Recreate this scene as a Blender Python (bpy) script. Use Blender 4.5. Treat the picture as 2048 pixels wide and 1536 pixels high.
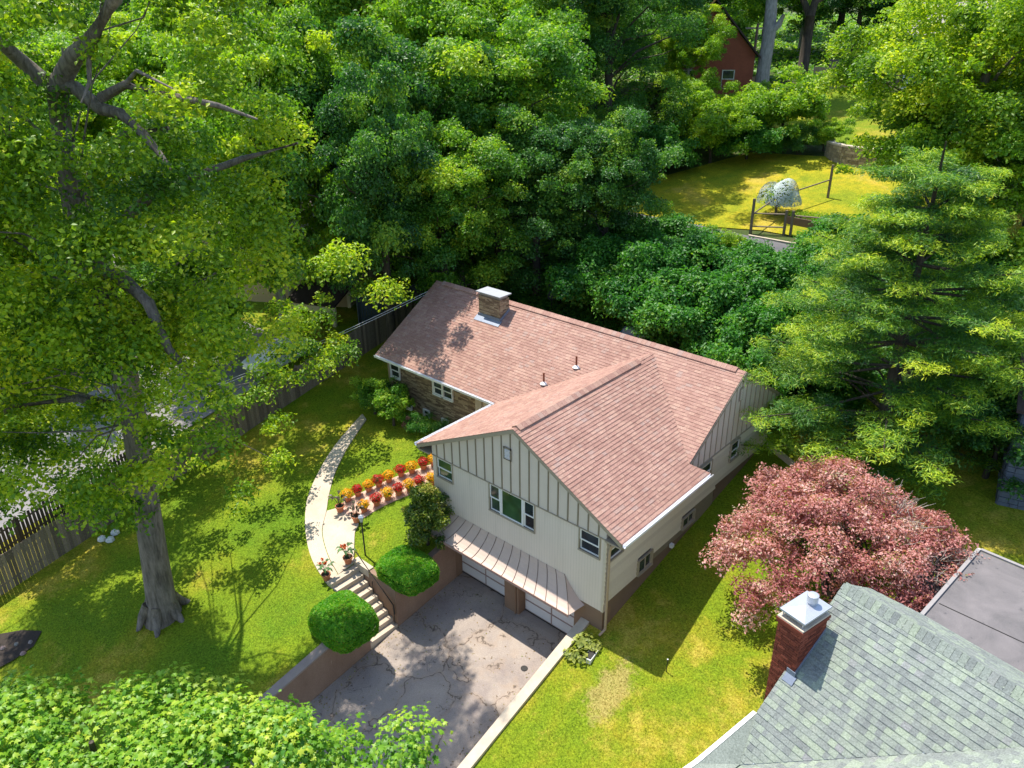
import bpy, math, random
import numpy as np
from mathutils import Vector, Matrix
R = math.radians
sc = bpy.context.scene
for o in list(bpy.data.objects): bpy.data.objects.remove(o)
rng = np.random.default_rng(7)
random.seed(7)

# ---------------------------------------------------------------- camera
cam = bpy.data.cameras.new('camera'); camo = bpy.data.objects.new('camera', cam)
sc.collection.objects.link(camo); sc.camera = camo
cam.sensor_width = 36; cam.lens = 36*1556.37/2048; cam.clip_end = 2000; cam.clip_start = .1
PITCH, YAW, ROLL = 0.4490, 0.7370, -0.0120
CAM = np.array([20.279, -17.589, 21.443])
cp, sp, cy_, sy_ = math.cos(PITCH), math.sin(PITCH), math.cos(YAW), math.sin(YAW)
F = Vector((-sy_*cp, cy_*cp, -sp)); RR = Vector((cy_, sy_, 0)); UU = RR.cross(F)
cr, sr = math.cos(ROLL), math.sin(ROLL)
Rv = RR*cr+UU*sr; Uv = -RR*sr+UU*cr
m = Matrix((Rv, Uv, -F)).transposed().to_4x4(); m.translation = Vector(CAM)
camo.matrix_world = m
# ---------------------------------------------------------------- sky, sun, exposure
SUN_TO = Vector((-.385, .045, .921)).normalized()          # towards the sun
elev = math.asin(SUN_TO.z); az = math.atan2(SUN_TO.x, SUN_TO.y)
w = bpy.data.worlds.new('World'); sc.world = w; w.use_nodes = True
nt = w.node_tree; nt.nodes.clear()
sky = nt.nodes.new('ShaderNodeTexSky'); sky.sky_type = 'NISHITA'; sky.sun_disc = False
sky.sun_elevation = elev; sky.sun_rotation = az; sky.altitude = 50; sky.air_density = 1.0; sky.dust_density = .6
bg = nt.nodes.new('ShaderNodeBackground'); bg.inputs[1].default_value = .15
wo = nt.nodes.new('ShaderNodeOutputWorld')
nt.links.new(sky.outputs[0], bg.inputs[0]); nt.links.new(bg.outputs[0], wo.inputs[0])
sun = bpy.data.lights.new('sun', 'SUN'); suno = bpy.data.objects.new('sun', sun); sc.collection.objects.link(suno)
sun.energy = 3.7; sun.angle = R(.53); sun.color = (1, .95, .86)
suno.rotation_euler = (-SUN_TO).to_track_quat('-Z', 'Y').to_euler(); suno.location = (-20, 0, 40)
sc.view_settings.view_transform = 'Standard'; sc.view_settings.look = 'None'
sc.view_settings.exposure = 1.0; sc.view_settings.gamma = 1
sc.render.engine = 'CYCLES'
sc.cycles.max_bounces = 8; sc.cycles.transparent_max_bounces = 8
# ---------------------------------------------------------------- materials
MATS = {}
class NT:
    def __init__(s, name):
        s.m = bpy.data.materials.new(name); s.m.use_nodes = True
        s.t = s.m.node_tree; s.b = s.t.nodes['Principled BSDF']; s.L = s.t.links
        s.b.inputs['Roughness'].default_value = .85; s.b.inputs['Specular IOR Level'].default_value = .3
    def n(s, ty, **k):
        o = s.t.nodes.new(ty)
        for a, v in k.items(): setattr(o, a, v)
        return o
    def pos(s, scale=(1, 1, 1), rot=(0, 0, 0)):
        g = s.n('ShaderNodeNewGeometry'); mp = s.n('ShaderNodeMapping')
        mp.inputs['Scale'].default_value = scale; mp.inputs['Rotation'].default_value = rot
        s.L.new(g.outputs['Position'], mp.inputs['Vector']); return mp.outputs[0]
    def noise(s, sc_, det=4, vec=None, rough=.6, dist=0):
        o = s.n('ShaderNodeTexNoise'); o.inputs['Scale'].default_value = sc_; o.inputs['Detail'].default_value = det
        o.inputs['Roughness'].default_value = rough; o.inputs['Distortion'].default_value = dist
        s.L.new(vec if vec is not None else s.pos(), o.inputs['Vector']); return o.outputs['Fac']
    def ramp(s, fac, stops):
        o = s.n('ShaderNodeValToRGB'); e = o.color_ramp.elements
        while len(e) < len(stops): e.new(.5)
        for i, (p, c) in enumerate(stops):
            e[i].position = p; e[i].color = (c, c, c, 1) if not hasattr(c, '__len__') else (*c, 1)
        s.L.new(fac, o.inputs[0]); return o.outputs[0]
    def mix(s, fac, a, b, mode='MIX'):
        o = s.n('ShaderNodeMix', data_type='RGBA', blend_type=mode)
        for soc, v in ((o.inputs['Factor'], fac), (o.inputs[6], a), (o.inputs[7], b)):
            if hasattr(v, 'links') or isinstance(v, bpy.types.NodeSocket): s.L.new(v, soc)
            elif hasattr(v, '__len__'): soc.default_value = (*v, 1)
            else: soc.default_value = v
        return o.outputs[2]
    def math(s, op, a, b=0.0):
        o = s.n('ShaderNodeMath', operation=op)
        for i, v in enumerate((a, b)):
            if isinstance(v, bpy.types.NodeSocket): s.L.new(v, o.inputs[i])
            else: o.inputs[i].default_value = v
        return o.outputs[0]
    def col(s, c):
        if isinstance(c, bpy.types.NodeSocket): s.L.new(c, s.b.inputs['Base Color'])
        else: s.b.inputs['Base Color'].default_value = (*c, 1)
    def bump(s, h, st=.3, dist=.02):
        o = s.n('ShaderNodeBump'); o.inputs['Strength'].default_value = st; o.inputs['Distance'].default_value = dist
        s.L.new(h, o.inputs['Height']); s.L.new(o.outputs[0], s.b.inputs['Normal'])
    def attr(s, name='tint'):
        o = s.n('ShaderNodeAttribute', attribute_name=name); return o.outputs['Fac']
def simple(name, c, var=.12, sc_=6, rough=.8, metal=0, fine=60, spec=.3, bump=.15):
    t = NT(name); a = t.noise(sc_, 5); b = t.noise(fine, 3)
    lo = [x*(1-var) for x in c]; hi = [min(x*(1+var), 1) for x in c]
    cc = t.ramp(a, [(.3, lo), (.7, hi)])
    cc = t.mix(.35, cc, t.ramp(b, [(.3, [x*(1-var*1.5) for x in c]), (.7, hi)]))
    t.col(cc); t.b.inputs['Roughness'].default_value = rough; t.b.inputs['Metallic'].default_value = metal
    t.b.inputs['Specular IOR Level'].default_value = spec
    if bump: t.bump(b, bump, .01)
    MATS[name] = t.m; return t.m
def tinted(name, stops, fine=25, fs=.25, rough=.9, bump=.3, blotch=None):
    t = NT(name); a = t.attr('tint')
    c = t.ramp(a, stops); f = t.noise(fine, 4)
    c = t.mix(fs, c, t.ramp(f, [(.25, .0), (.75, 1.0)]), 'SOFT_LIGHT')
    if blotch: c = t.mix(blotch, c, t.ramp(t.noise(.9, 5), [(.3, .25), (.7, .8)]), 'SOFT_LIGHT')
    t.col(c); t.b.inputs['Roughness'].default_value = rough; t.bump(f, bump, .01); MATS[name] = t.m; return t.m
M_cream = simple('cream_siding', (.60, .51, .40), .05, 1.2)
M_panel = simple('gable_panel', (.67, .575, .49), .05, 1.5)
M_batten = simple('batten_and_lap_shade', (.25, .21, .15), .1)
M_trim = simple('beige_trim', (.36, .30, .22), .08)
M_white = simple('white_trim', (.78, .77, .74), .04, rough=.5)
M_gutter = simple('white_gutter', (.82, .82, .84), .04, rough=.35)
M_tanpipe = simple('tan_downspout', (.42, .30, .20), .08, rough=.5)
M_brown = simple('brown_stucco', (.23, .145, .095), .14, .9, fine=30)
M_found = simple('foundation_paint', (.20, .135, .095), .15, 1.2)
M_cap = simple('concrete_cap', (.52, .435, .33), .2, 2.5)
M_glassd = None
def glass(name, c, rough=.08):
    t = NT(name); t.col(t.ramp(t.noise(1.3, 2), [(.35, c), (.65, [x*2.2+.01 for x in c])]))
    t.b.inputs['Roughness'].default_value = rough; t.b.inputs['Specular IOR Level'].default_value = .8; MATS[name] = t.m; return t.m
M_glass = glass('dark_window_glass', (.015, .02, .025))
M_glassg = glass('painted_green_reflection', (.02, .045, .02))  # green reflection is put into the pane colour
M_awning = simple('weathered_metal_awning', (.55, .42, .345), .08, 1.0, rough=.55)
M_seam = simple('awning_seam', (.16, .115, .09), .1)
M_doorp = simple('door_panel_white', (.66, .62, .60), .04, rough=.6)
M_doorf = simple('door_frame_mauve', (.31, .215, .19), .06, rough=.6)
M_steel = simple('galvanised_steel', (.52, .54, .58), .06, rough=.4, metal=.55)
M_lead = simple('lead_flashing', (.22, .25, .31), .15, rough=.5, metal=.3)
M_cement = simple('chimney_cement', (.32, .27, .24), .15)
M_rust = simple('rusty_pipe', (.22, .075, .04), .2)
M_dark = simple('dark_metal', (.03, .028, .025), .1, rough=.5)
M_ridge = simple('ridge_vent_shingle', (.30, .16, .115), .2, 8, fine=40)
M_terra = simple('terracotta', (.56, .20, .095), .12, 5)
M_soil = simple('potting_soil', (.05, .035, .025), .3)
M_plaster = simple('far_white_wall', (.62, .62, .62), .05)
M_tanwall = simple('tan_clapboard', (.40, .31, .17), .08)
M_tanwhite = simple('ivory_trim', (.66, .58, .38), .06)
M_grayroof = simple('grey_shingle_far', (.36, .31, .28), .12, 3, fine=8)
M_darkroof = simple('dark_roof', (.045, .03, .025), .2)
M_redwall = simple('red_brick_wall_far', (.26, .075, .04), .2, 2, fine=12)
M_orange = simple('orange_tile_gable', (.50, .27, .09), .2, 4, fine=10)
M_blue = simple('blue_tarp', (.20, .30, .42), .1)
M_net = simple('garden_netting', (.55, .62, .58), .1)
M_wood = simple('weathered_post', (.20, .155, .11), .2)
M_rawwood = simple('planter_board', (.17, .11, .085), .2)
M_stone = simple('dry_stone', (.30, .25, .17), .25, 5)
M_slate = simple('blue_grey_stone_wall', (.13, .15, .19), .25, 4)
M_compost = simple('dark_mulch', (.035, .025, .018), .4, 8)

M_shingle = tinted('red_brown_shingle', [(0, (.30, .165, .128)), (.3, (.325, .185, .145)), (.6, (.345, .20, .155)), (.9, (.385, .235, .178)), (1, (.32, .215, .18))], 28, .5, blotch=.3)
M_shingle2 = tinted('green_grey_shingle', [(0, (.165, .18, .17)), (.3, (.20, .22, .198)), (.6, (.22, .248, .208)), (.9, (.26, .30, .225)), (1, (.215, .22, .215))], 30, .5, blotch=.25)
M_brick = tinted('tan_roman_brick', [(0, (.13, .085, .055)), (.3, (.22, .15, .095)), (.65, (.32, .23, .14)), (1, (.42, .32, .20))], 30, .3)
M_mortar = simple('brick_mortar', (.16, .12, .085), .15)
M_redbrick = tinted('red_brick', [(0, (.12, .03, .018)), (.5, (.19, .045, .024)), (1, (.26, .07, .04))], 30, .3)
M_redmortar = simple('red_mortar', (.25, .13, .09), .15)
M_plank = tinted('grey_fence_plank', [(0, (.13, .10, .075)), (.5, (.19, .15, .11)), (1, (.27, .21, .155))], 20, .4)
M_plankd = tinted('dark_picket', [(0, (.05, .04, .035)), (1, (.11, .09, .075))], 20, .4)
M_plank2 = tinted('tan_fence_plank', [(0, (.33, .24, .15)), (1, (.45, .34, .22))], 20, .3)
M_siding = tinted('horizontal_siding', [(0, (.58, .50, .39)), (1, (.67, .59, .46))], 10, .1)
M_stoneblk = tinted('wall_stone', [(0, (.22, .17, .11)), (1, (.44, .35, .23))], 12, .4)

def leafmat(name, stops, trans=.35, rough=.45, spec=.35, clump=.5):
    """leaf tint comes from each leaf's own attribute; light passes through"""
    t = NT(name); c = t.ramp(t.attr('tint'), stops); t.col(c)
    t.b.inputs['Roughness'].default_value = rough; t.b.inputs['Specular IOR Level'].default_value = spec
    tr = t.n('ShaderNodeBsdfTranslucent'); mx = t.n('ShaderNodeMixShader'); mx.inputs[0].default_value = trans
    tc = t.mix(1, c, (1.35, 1.5, .55), 'MULTIPLY'); t.L.new(tc, tr.inputs[0])
    out = t.t.nodes['Material Output']
    t.L.new(t.b.outputs[0], mx.inputs[1]); t.L.new(tr.outputs[0], mx.inputs[2]); t.L.new(mx.outputs[0], out.inputs[0])
    MATS[name] = t.m; return t.m
L_oak = leafmat('oak_leaves', [(0, (.05, .13, .012)), (.4, (.16, .29, .016)), (.75, (.38, .49, .02)), (1, (.62, .62, .035))], .42)
L_maple = leafmat('broad_maple_leaves', [(0, (.06, .19, .015)), (.5, (.19, .37, .022)), (1, (.46, .54, .05))], .35)
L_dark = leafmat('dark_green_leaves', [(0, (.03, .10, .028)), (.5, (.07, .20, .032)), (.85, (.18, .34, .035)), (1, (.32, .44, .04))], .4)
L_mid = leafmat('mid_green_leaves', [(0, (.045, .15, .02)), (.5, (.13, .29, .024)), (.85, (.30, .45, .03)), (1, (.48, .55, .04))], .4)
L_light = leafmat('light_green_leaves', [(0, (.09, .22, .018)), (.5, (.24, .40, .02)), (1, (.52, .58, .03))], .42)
L_pine = leafmat('pine_needles', [(0, (.03, .10, .025)), (.4, (.09, .23, .025)), (.7, (.30, .44, .022)), (1, (.54, .60, .03))], .35)
L_ivy = leafmat('ivy_leaves', [(0, (.025, .13, .022)), (.6, (.085, .26, .028)), (1, (.25, .42, .035))], .42)
L_hedge = leafmat('clipped_hedge_leaves', [(0, (.05, .20, .015)), (.5, (.12, .38, .018)), (.8, (.26, .46, .02)), (1, (.45, .44, .05))], .4)
L_rhodo = leafmat('rhododendron_leaves', [(0, (.04, .10, .016)), (.5, (.13, .21, .02)), (.8, (.30, .34, .03)), (1, (.48, .42, .10))], .3, .35, .5)
L_redm = leafmat('red_japanese_maple_leaves', [(0, (.22, .05, .05)), (.35, (.43, .155, .14)), (.75, (.62, .31, .275)), (.95, (.66, .47, .41)), (1, (.24, .30, .03))], .3)
L_mumr = leafmat('red_chrysanthemum', [(0, (.28, .005, .006)), (1, (.78, .035, .03))], .25)
L_mumo = leafmat('orange_chrysanthemum', [(0, (.70, .20, .004)), (.5, (.90, .42, .008)), (1, (.90, .66, .02))], .25)
L_canna = leafmat('canna_leaves', [(0, (.05, .12, .04)), (1, (.15, .28, .10))], .25)
L_cannad = leafmat('dark_canna_leaves', [(0, (.03, .02, .015)), (1, (.10, .09, .05))], .2)
L_cannaf = leafmat('canna_flower', [(0, (.55, .06, .01)), (1, (.8, .18, .03))], .2)
L_hosta = leafmat('hosta_leaves', [(0, (.14, .19, .03)), (1, (.38, .40, .08))], .25)

def bark(name, c1, c2):
    t = NT(name); f = t.noise(7, 6, t.pos((1, 1, .16)), .7, .3); f2 = t.noise(2.2, 4)
    c = t.ramp(f, [(.3, c1), (.65, c2)]); c = t.mix(.3, c, t.ramp(f2, [(.3, .2), (.7, .8)]), 'SOFT_LIGHT'); t.col(c)
    t.bump(f, .9, .08); MATS[name] = t.m; return t.m
B_oak = bark('grey_oak_bark', (.07, .058, .048), (.27, .225, .195))
B_dark = bark('dark_bark', (.03, .024, .018), (.10, .08, .06))
B_pale = bark('pale_bark', (.16, .15, .14), (.34, .32, .30))
B_twig = simple('bare_grey_twigs', (.42, .36, .30), .15)

# lawn
t = NT('lawn_grass')
big = t.noise(.22, 5, None, .6, .4); med = t.noise(1.6, 6, None, .7); fine = t.noise(14, 4, None, .75)
blade = t.noise(55, 3, t.pos((1, .45, 1), (0, 0, .5)), .7)
c = t.ramp(big, [(.34, (.10, .19, .008)), (.5, (.175, .235, .009)), (.66, (.33, .275, .02))])
c = t.mix(t.ramp(med, [(.35, 0.0), (.7, .75)]), c, (.12, .19, .010))
dry = t.ramp(t.math('ADD', t.math('MULTIPLY', big, .6), t.math('MULTIPLY', t.noise(.9, 6, None, .75), .5)), [(.60, 0.0), (.70, .8)])
c = t.mix(dry, c, (.44, .34, .055))
# sun scorched oval patch beside the driveway wall
g = t.n('ShaderNodeNewGeometry'); vm = t.n('ShaderNodeVectorMath', operation='SUBTRACT'); vm.inputs[1].default_value = (10.0, -1.65, 0)
t.L.new(g.outputs['Position'], vm.inputs[0])
mp = t.n('ShaderNodeMapping'); mp.inputs['Scale'].default_value = (1.5, .78, 0); t.L.new(vm.outputs[0], mp.inputs[0])
ln = t.n('ShaderNodeVectorMath', operation='LENGTH'); t.L.new(mp.outputs[0], ln.inputs[0])
dd = t.math('ADD', ln.outputs['Value'], t.math('MULTIPLY', t.math('SUBTRACT', t.noise(2.8, 7, None, .8), .5), 2.2))
patch = t.ramp(dd, [(.65, 1.0), (1.25, 0.0)])
c = t.mix(t.math('MULTIPLY', patch, .7), c, (.36, .27, .095))
c = t.mix(.9, c, t.ramp(fine, [(.25, .0), (.75, 1.0)]), 'SOFT_LIGHT')
c = t.mix(.95, c, t.ramp(blade, [(.2, .0), (.8, 1.0)]), 'SOFT_LIGHT')
t.col(c); t.b.inputs['Roughness'].default_value = .9; t.b.inputs['Specular IOR Level'].default_value = .15
t.bump(t.math('ADD', fine, blade), .55, .05); M_lawn = t.m
M_lawn_dry = M_lawn.copy(); M_lawn_dry.name = 'dry_back_lawn'      # the back lawn is drier and yellower
for n_ in M_lawn_dry.node_tree.nodes:
    if n_.type == 'VALTORGB' and abs(n_.color_ramp.elements[0].color[1]-.19) < 1e-3:
        for e_, c_ in zip(n_.color_ramp.elements, ((.24, .27, .012), (.40, .34, .014), (.52, .36, .03))): e_.color = (*c_, 1)
# forest floor
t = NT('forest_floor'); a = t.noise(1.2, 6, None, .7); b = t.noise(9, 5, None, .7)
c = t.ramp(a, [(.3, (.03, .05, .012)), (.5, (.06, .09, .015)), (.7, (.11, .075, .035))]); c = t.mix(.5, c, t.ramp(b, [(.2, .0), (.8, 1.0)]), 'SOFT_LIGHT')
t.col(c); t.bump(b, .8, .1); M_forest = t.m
# asphalt driveway with cracks and stains
t = NT('driveway_asphalt')
a = t.noise(.55, 6, None, .65, .5); b = t.noise(40, 4, None, .8); s = t.noise(2.5, 5, None, .7)
c = t.ramp(a, [(.3, (.24, .195, .175)), (.5, (.32, .265, .225)), (.7, (.39, .32, .26))])
c = t.mix(.6, c, t.ramp(b, [(.25, .05), (.75, .95)]), 'SOFT_LIGHT')
vec = t.pos(); off = t.n('ShaderNodeVectorMath', operation='ADD')
nn = t.n('ShaderNodeTexNoise'); nn.inputs['Scale'].default_value = 1.3; nn.inputs['Detail'].default_value = 6; t.L.new(vec, nn.inputs['Vector'])
sc2 = t.n('ShaderNodeVectorMath', operation='SCALE'); sc2.inputs['Scale'].default_value = 1.4; t.L.new(nn.outputs['Color'], sc2.inputs[0])
t.L.new(vec, off.inputs[0]); t.L.new(sc2.outputs[0], off.inputs[1])
vo = t.n('ShaderNodeTexVoronoi', feature='DISTANCE_TO_EDGE'); vo.inputs['Scale'].default_value = .36; t.L.new(off.outputs[0], vo.inputs['Vector'])
crk = t.ramp(vo.outputs['Distance'], [(.0, 1.0), (.014, 0.0)])
crk = t.math('MULTIPLY', crk, t.ramp(s, [(.40, 0.0), (.52, 1.0)]))
c = t.mix(t.ramp(vo.outputs['Distance'], [(0, .45), (.07, 0.0)]), c, (.36, .26, .18))
vo2 = t.n('ShaderNodeTexVoronoi', feature='DISTANCE_TO_EDGE'); vo2.inputs['Scale'].default_value = 2.2; t.L.new(off.outputs[0], vo2.inputs['Vector'])
crk2 = t.math('MULTIPLY', t.ramp(vo2.outputs['Distance'], [(0, 1.0), (.03, 0.0)]), t.ramp(t.noise(.7, 3), [(.56, 0.0), (.64, 1.0)]))
ck = t.math('MAXIMUM', crk, crk2)
c = t.mix(t.ramp(t.noise(1.8, 6, None, .8), [(.60, 0.0), (.72, .4)]), c, (.15, .12, .10))
c = t.mix(t.math('MULTIPLY', ck, .85), c, (.06, .045, .035)); t.col(c); t.bump(t.math('SUBTRACT', b, ck), .5, .02); M_asph = t.m
# concrete path
t = NT('path_concrete'); a = t.noise(.9, 5); b = t.noise(50, 4, None, .8); s = t.noise(4, 5)
c = t.ramp(a, [(.3, (.46, .37, .28)), (.7, (.60, .50, .38))]); c = t.mix(.5, c, t.ramp(b, [(.25, .1), (.75, .9)]), 'SOFT_LIGHT')
c = t.mix(t.ramp(s, [(.6, 0.0), (.75, .35)]), c, (.30, .23, .17)); t.col(c); t.bump(b, .3, .01); M_path = t.m
t = NT('pink_brick_walk'); br = t.n('ShaderNodeTexNoise'); br.inputs['Scale'].default_value = 6; t.L.new(t.pos(), br.inputs['Vector'])
c = t.ramp(br.outputs['Fac'], [(.3, (.50, .30, .22)), (.7, (.62, .44, .34))]); t.col(c); M_walk = t.m
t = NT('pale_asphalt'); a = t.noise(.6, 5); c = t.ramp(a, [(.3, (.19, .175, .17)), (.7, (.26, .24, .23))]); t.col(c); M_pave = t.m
t = NT('dark_road_asphalt'); a = t.noise(.8, 5); c = t.ramp(a, [(.3, (.10, .10, .11)), (.7, (.16, .15, .15))]); t.col(c); M_road = t.m  # darker, greyer asphalt for the lane
t = NT('membrane_roof'); a = t.noise(.8, 6, None, .65, .8); b = t.noise(3.2, 3, None, .5); f = t.noise(40, 3)
c = t.ramp(a, [(.3, (.12, .112, .112)), (.7, (.20, .18, .178))]); c = t.mix(t.ramp(b, [(.66, 0.0), (.72, .6)]), c, (.06, .06, .065))
c = t.mix(.35, c, t.ramp(f, [(.2, .1), (.8, .9)]), 'SOFT_LIGHT'); t.col(c); t.b.inputs['Roughness'].default_value = .7; M_flat = t.m
# wall paint with faint grooves
t = NT('grooved_facade_panel'); wv = t.n('ShaderNodeTexWave', wave_type='BANDS', bands_direction='X'); wv.inputs['Scale'].default_value = 2.6; wv.inputs['Distortion'].default_value = .3
t.L.new(t.pos(), wv.inputs['Vector']); a = t.noise(1.2, 5, t.pos((1, 1, .3)))
c = t.ramp(a, [(.3, (.70, .60, .51)), (.7, (.75, .645, .555))]); c = t.mix(t.ramp(wv.outputs['Fac'], [(.0, .3), (.1, 0.0)]), c, (.42, .37, .29)); c = t.mix(t.ramp(t.noise(4, 5, t.pos((1, 1, .08)), .7), [(.55, 0.0), (.8, .35)]), c, (.36, .30, .24)); t.col(c); M_facade = t.m
# stained retaining wall
t = NT('stained_retaining_wall'); a = t.noise(1.1, 5, t.pos((1, 1, .5))); drip = t.noise(3.5, 4, t.pos((1, 1, .12)), .6)
c = t.ramp(a, [(.3, (.23, .145, .10)), (.7, (.31, .205, .145))]); c = t.mix(t.ramp(drip, [(.70, 0.0), (.74, .8)]), c, (.46, .38, .32))
c = t.mix(.3, c, t.ramp(t.noise(30, 3), [(.2, .1), (.8, .9)]), 'SOFT_LIGHT'); t.col(c); t.bump(t.noise(30, 3), .3, .01); M_retain = t.m

# ---------------------------------------------------------------- object helpers
COL = sc.collection
def tag(o, label=None, cat=None, group=None, kind=None):
    if label: o['label'] = label
    if cat: o['category'] = cat
    if group: o['group'] = group
    if kind: o['kind'] = kind
    return o
def empty(name, loc=(0, 0, 0), rz=0, label=None, cat=None, group=None):
    o = bpy.data.objects.new(name, None); COL.objects.link(o); o.location = loc; o.rotation_euler = (0, 0, rz)
    o.empty_display_size = .2
    return tag(o, label, cat, group)
def link(name, me, parent=None, kind=None):
    o = bpy.data.objects.new(name, me); COL.objects.link(o)
    if parent is not None: o.parent = parent
    if kind: o['kind'] = kind
    return o
class MB:
    """collects polygons, builds one mesh"""
    def __init__(s): s.v = []; s.f = []; s.t = []; s.tint = 0.5
    def poly(s, pts, flip=False):
        i = len(s.v); s.v += [tuple(p) for p in pts]; idx = list(range(i, i+len(pts)))
        s.f.append(idx[::-1] if flip else idx); s.t.append(s.tint)
    def box(s, a, b):
        x0, y0, z0 = a; x1, y1, z1 = b
        x0, x1 = min(x0, x1), max(x0, x1); y0, y1 = min(y0, y1), max(y0, y1); z0, z1 = min(z0, z1), max(z0, z1)
        s.hexa([(x0, y0, z0), (x1, y0, z0), (x1, y1, z0), (x0, y1, z0), (x0, y0, z1), (x1, y0, z1), (x1, y1, z1), (x0, y1, z1)]); return s
    def hexa(s, p):
        i = len(s.v); s.v += [tuple(q) for q in p]
        for f in ((3, 2, 1, 0), (4, 5, 6, 7), (0, 1, 5, 4), (1, 2, 6, 5), (2, 3, 7, 6), (3, 0, 4, 7)):
            s.f.append([i+k for k in f]); s.t.append(s.tint)
        return s
    def prism(s, pts, nvec):
        """pts: planar polygon (3-D), extruded by nvec"""
        n = len(pts); i = len(s.v); nv = Vector(nvec)
        s.v += [tuple(p) for p in pts]+[tuple(Vector(p)+nv) for p in pts]
        # orient
        a = Vector(pts[1])-Vector(pts[0]); b = Vector(pts[2])-Vector(pts[1]); up = a.cross(b).dot(nv) > 0
        top = [i+n+k for k in range(n)]; bot = [i+k for k in range(n)]
        s.f.append(top if up else top[::-1]); s.t.append(s.tint)
        s.f.append(bot[::-1] if up else bot); s.t.append(s.tint)
        for k in range(n):
            q = [i+k, i+(k+1) % n, i+n+(k+1) % n, i+n+k]; s.f.append(q if up else q[::-1]); s.t.append(s.tint)
        return s
    def tube(s, pts, rad, sides=8, cap=True):
        pts = [Vector(p) for p in pts]; n = len(pts)
        if not hasattr(rad, '__len__'): rad = [rad]*n
        base = len(s.v)
        for k in range(n):
            d = (pts[min(k+1, n-1)]-pts[max(k-1, 0)])
            d = d.normalized() if d.length > 1e-6 else Vector((0, 0, 1))
            ref = Vector((1, 0, 0)) if abs(d.x) < .8 else Vector((0, 1, 0))
            u = d.cross(ref).normalized(); v = d.cross(u)
            for j in range(sides):
                a = 2*math.pi*j/sides; s.v.append(tuple(pts[k]+(u*math.cos(a)+v*math.sin(a))*rad[k]))
        for k in range(n-1):
            for j in range(sides):
                a = base+k*sides+j; b = base+k*sides+(j+1) % sides
                s.f.append([a, b, b+sides, a+sides]); s.t.append(s.tint)
        if cap:
            s.f.append([base+j for j in range(sides)]); s.t.append(s.tint)
            s.f.append([base+(n-1)*sides+j for j in range(sides)][::-1]); s.t.append(s.tint)
        return s
    def lathe(s, c, prof, sides=16):
        base = len(s.v); n = len(prof)
        for r_, z in prof:
            for j in range(sides):
                a = 2*math.pi*j/sides; s.v.append((c[0]+r_*math.cos(a), c[1]+r_*math.sin(a), c[2]+z))
        for k in range(n-1):
            for j in range(sides):
                a = base+k*sides+j; b = base+k*sides+(j+1) % sides
                s.f.append([a, b, b+sides, a+sides]); s.t.append(s.tint)
        return s
    def mesh(s, name, mat, smooth=False):
        me = bpy.data.meshes.new(name); me.from_pydata(s.v, [], s.f); me.materials.append(mat)
        at = me.attributes.new('tint', 'FLOAT', 'FACE'); at.data.foreach_set('value', np.array(s.t, dtype=np.float32))
        if smooth: me.polygons.foreach_set('use_smooth', [True]*len(me.polygons))
        me.update(); return me
    def build(s, name, mat, parent=None, kind=None, smooth=False):
        return link(name, s.mesh(name, mat, smooth), parent, kind)
def BX(name, a, b, mat, parent=None): return MB().box(a, b).build(name, mat, parent)

def clip(poly, a, b):
    """keep the part of 2-D poly left of a->b"""
    out = []; n = len(poly)
    def sd(p): return (b[0]-a[0])*(p[1]-a[1])-(b[1]-a[1])*(p[0]-a[0])
    for i in range(n):
        p, q = poly[i], poly[(i+1) % n]; sp_, sq = sd(p), sd(q)
        if sp_ >= 0: out.append(p)
        if (sp_ >= 0) != (sq >= 0):
            k = sp_/(sp_-sq); out.append((p[0]+(q[0]-p[0])*k, p[1]+(q[1]-p[1])*k))
    return out
def clipconv(poly, region):
    for i in range(len(region)):
        poly = clip(poly, region[i], region[(i+1) % len(region)])
        if len(poly) < 3: return []
    return poly
def area2(p): return .5*abs(sum(p[i][0]*p[(i+1) % len(p)][1]-p[(i+1) % len(p)][0]*p[i][1] for i in range(len(p))))

def tile_surface(O, U, V, regions, course, wmin, wmax, th, stagger, gap=0.0, tilt=True, holes=()):
    """lay shingles/bricks on the plane O+u*U+v*V inside convex 2-D regions (counter-clockwise).
       returns list of (vertices, faces, tint, centre)"""
    O, U, V = Vector(O), Vector(U).normalized(), Vector(V).normalized(); N = U.cross(V)
    out = []
    us = [p[0] for r_ in regions for p in r_]; vs = [p[1] for r_ in regions for p in r_]
    j0, j1 = math.floor(min(vs)/course), math.ceil(max(vs)/course)
    for j in range(j0, j1):
        u = min(us)-random.random()*wmax*2
        while u < max(us):
            wd = random.uniform(wmin, wmax); v0, v1 = j*course, (j+1)*course-gap
            rect = [(u, v0), (u+wd-gap, v0), (u+wd-gap, v1), (u, v1)]; tnt = random.random(); tt = th*random.uniform(.75, 1.35)
            cen = (u+wd/2, (v0+v1)/2)
            if any(h[0] < cen[0] < h[2] and h[1] < cen[1] < h[3] for h in holes): u += wd; continue
            for rg in regions:
                pc = clipconv(rect, rg)
                if len(pc) < 3 or area2(pc) < course*wmin*.06: continue
                top = []; bot = []
                for (a, b) in pc:
                    h = tt*(1-.85*(b-v0)/course) if tilt else tt
                    P = O+U*a+V*b; top.append(P+N*h); bot.append(P-N*.004)
                n = len(pc); vv = [tuple(q) for q in top+bot]
                ff = [list(range(n))]+[[k, n+k, n+(k+1) % n, (k+1) % n] for k in range(n)]
                cc = sum((Vector(q) for q in top), Vector())/n
                out.append((vv, ff, tnt, cc))
            u += wd
    return out
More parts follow.
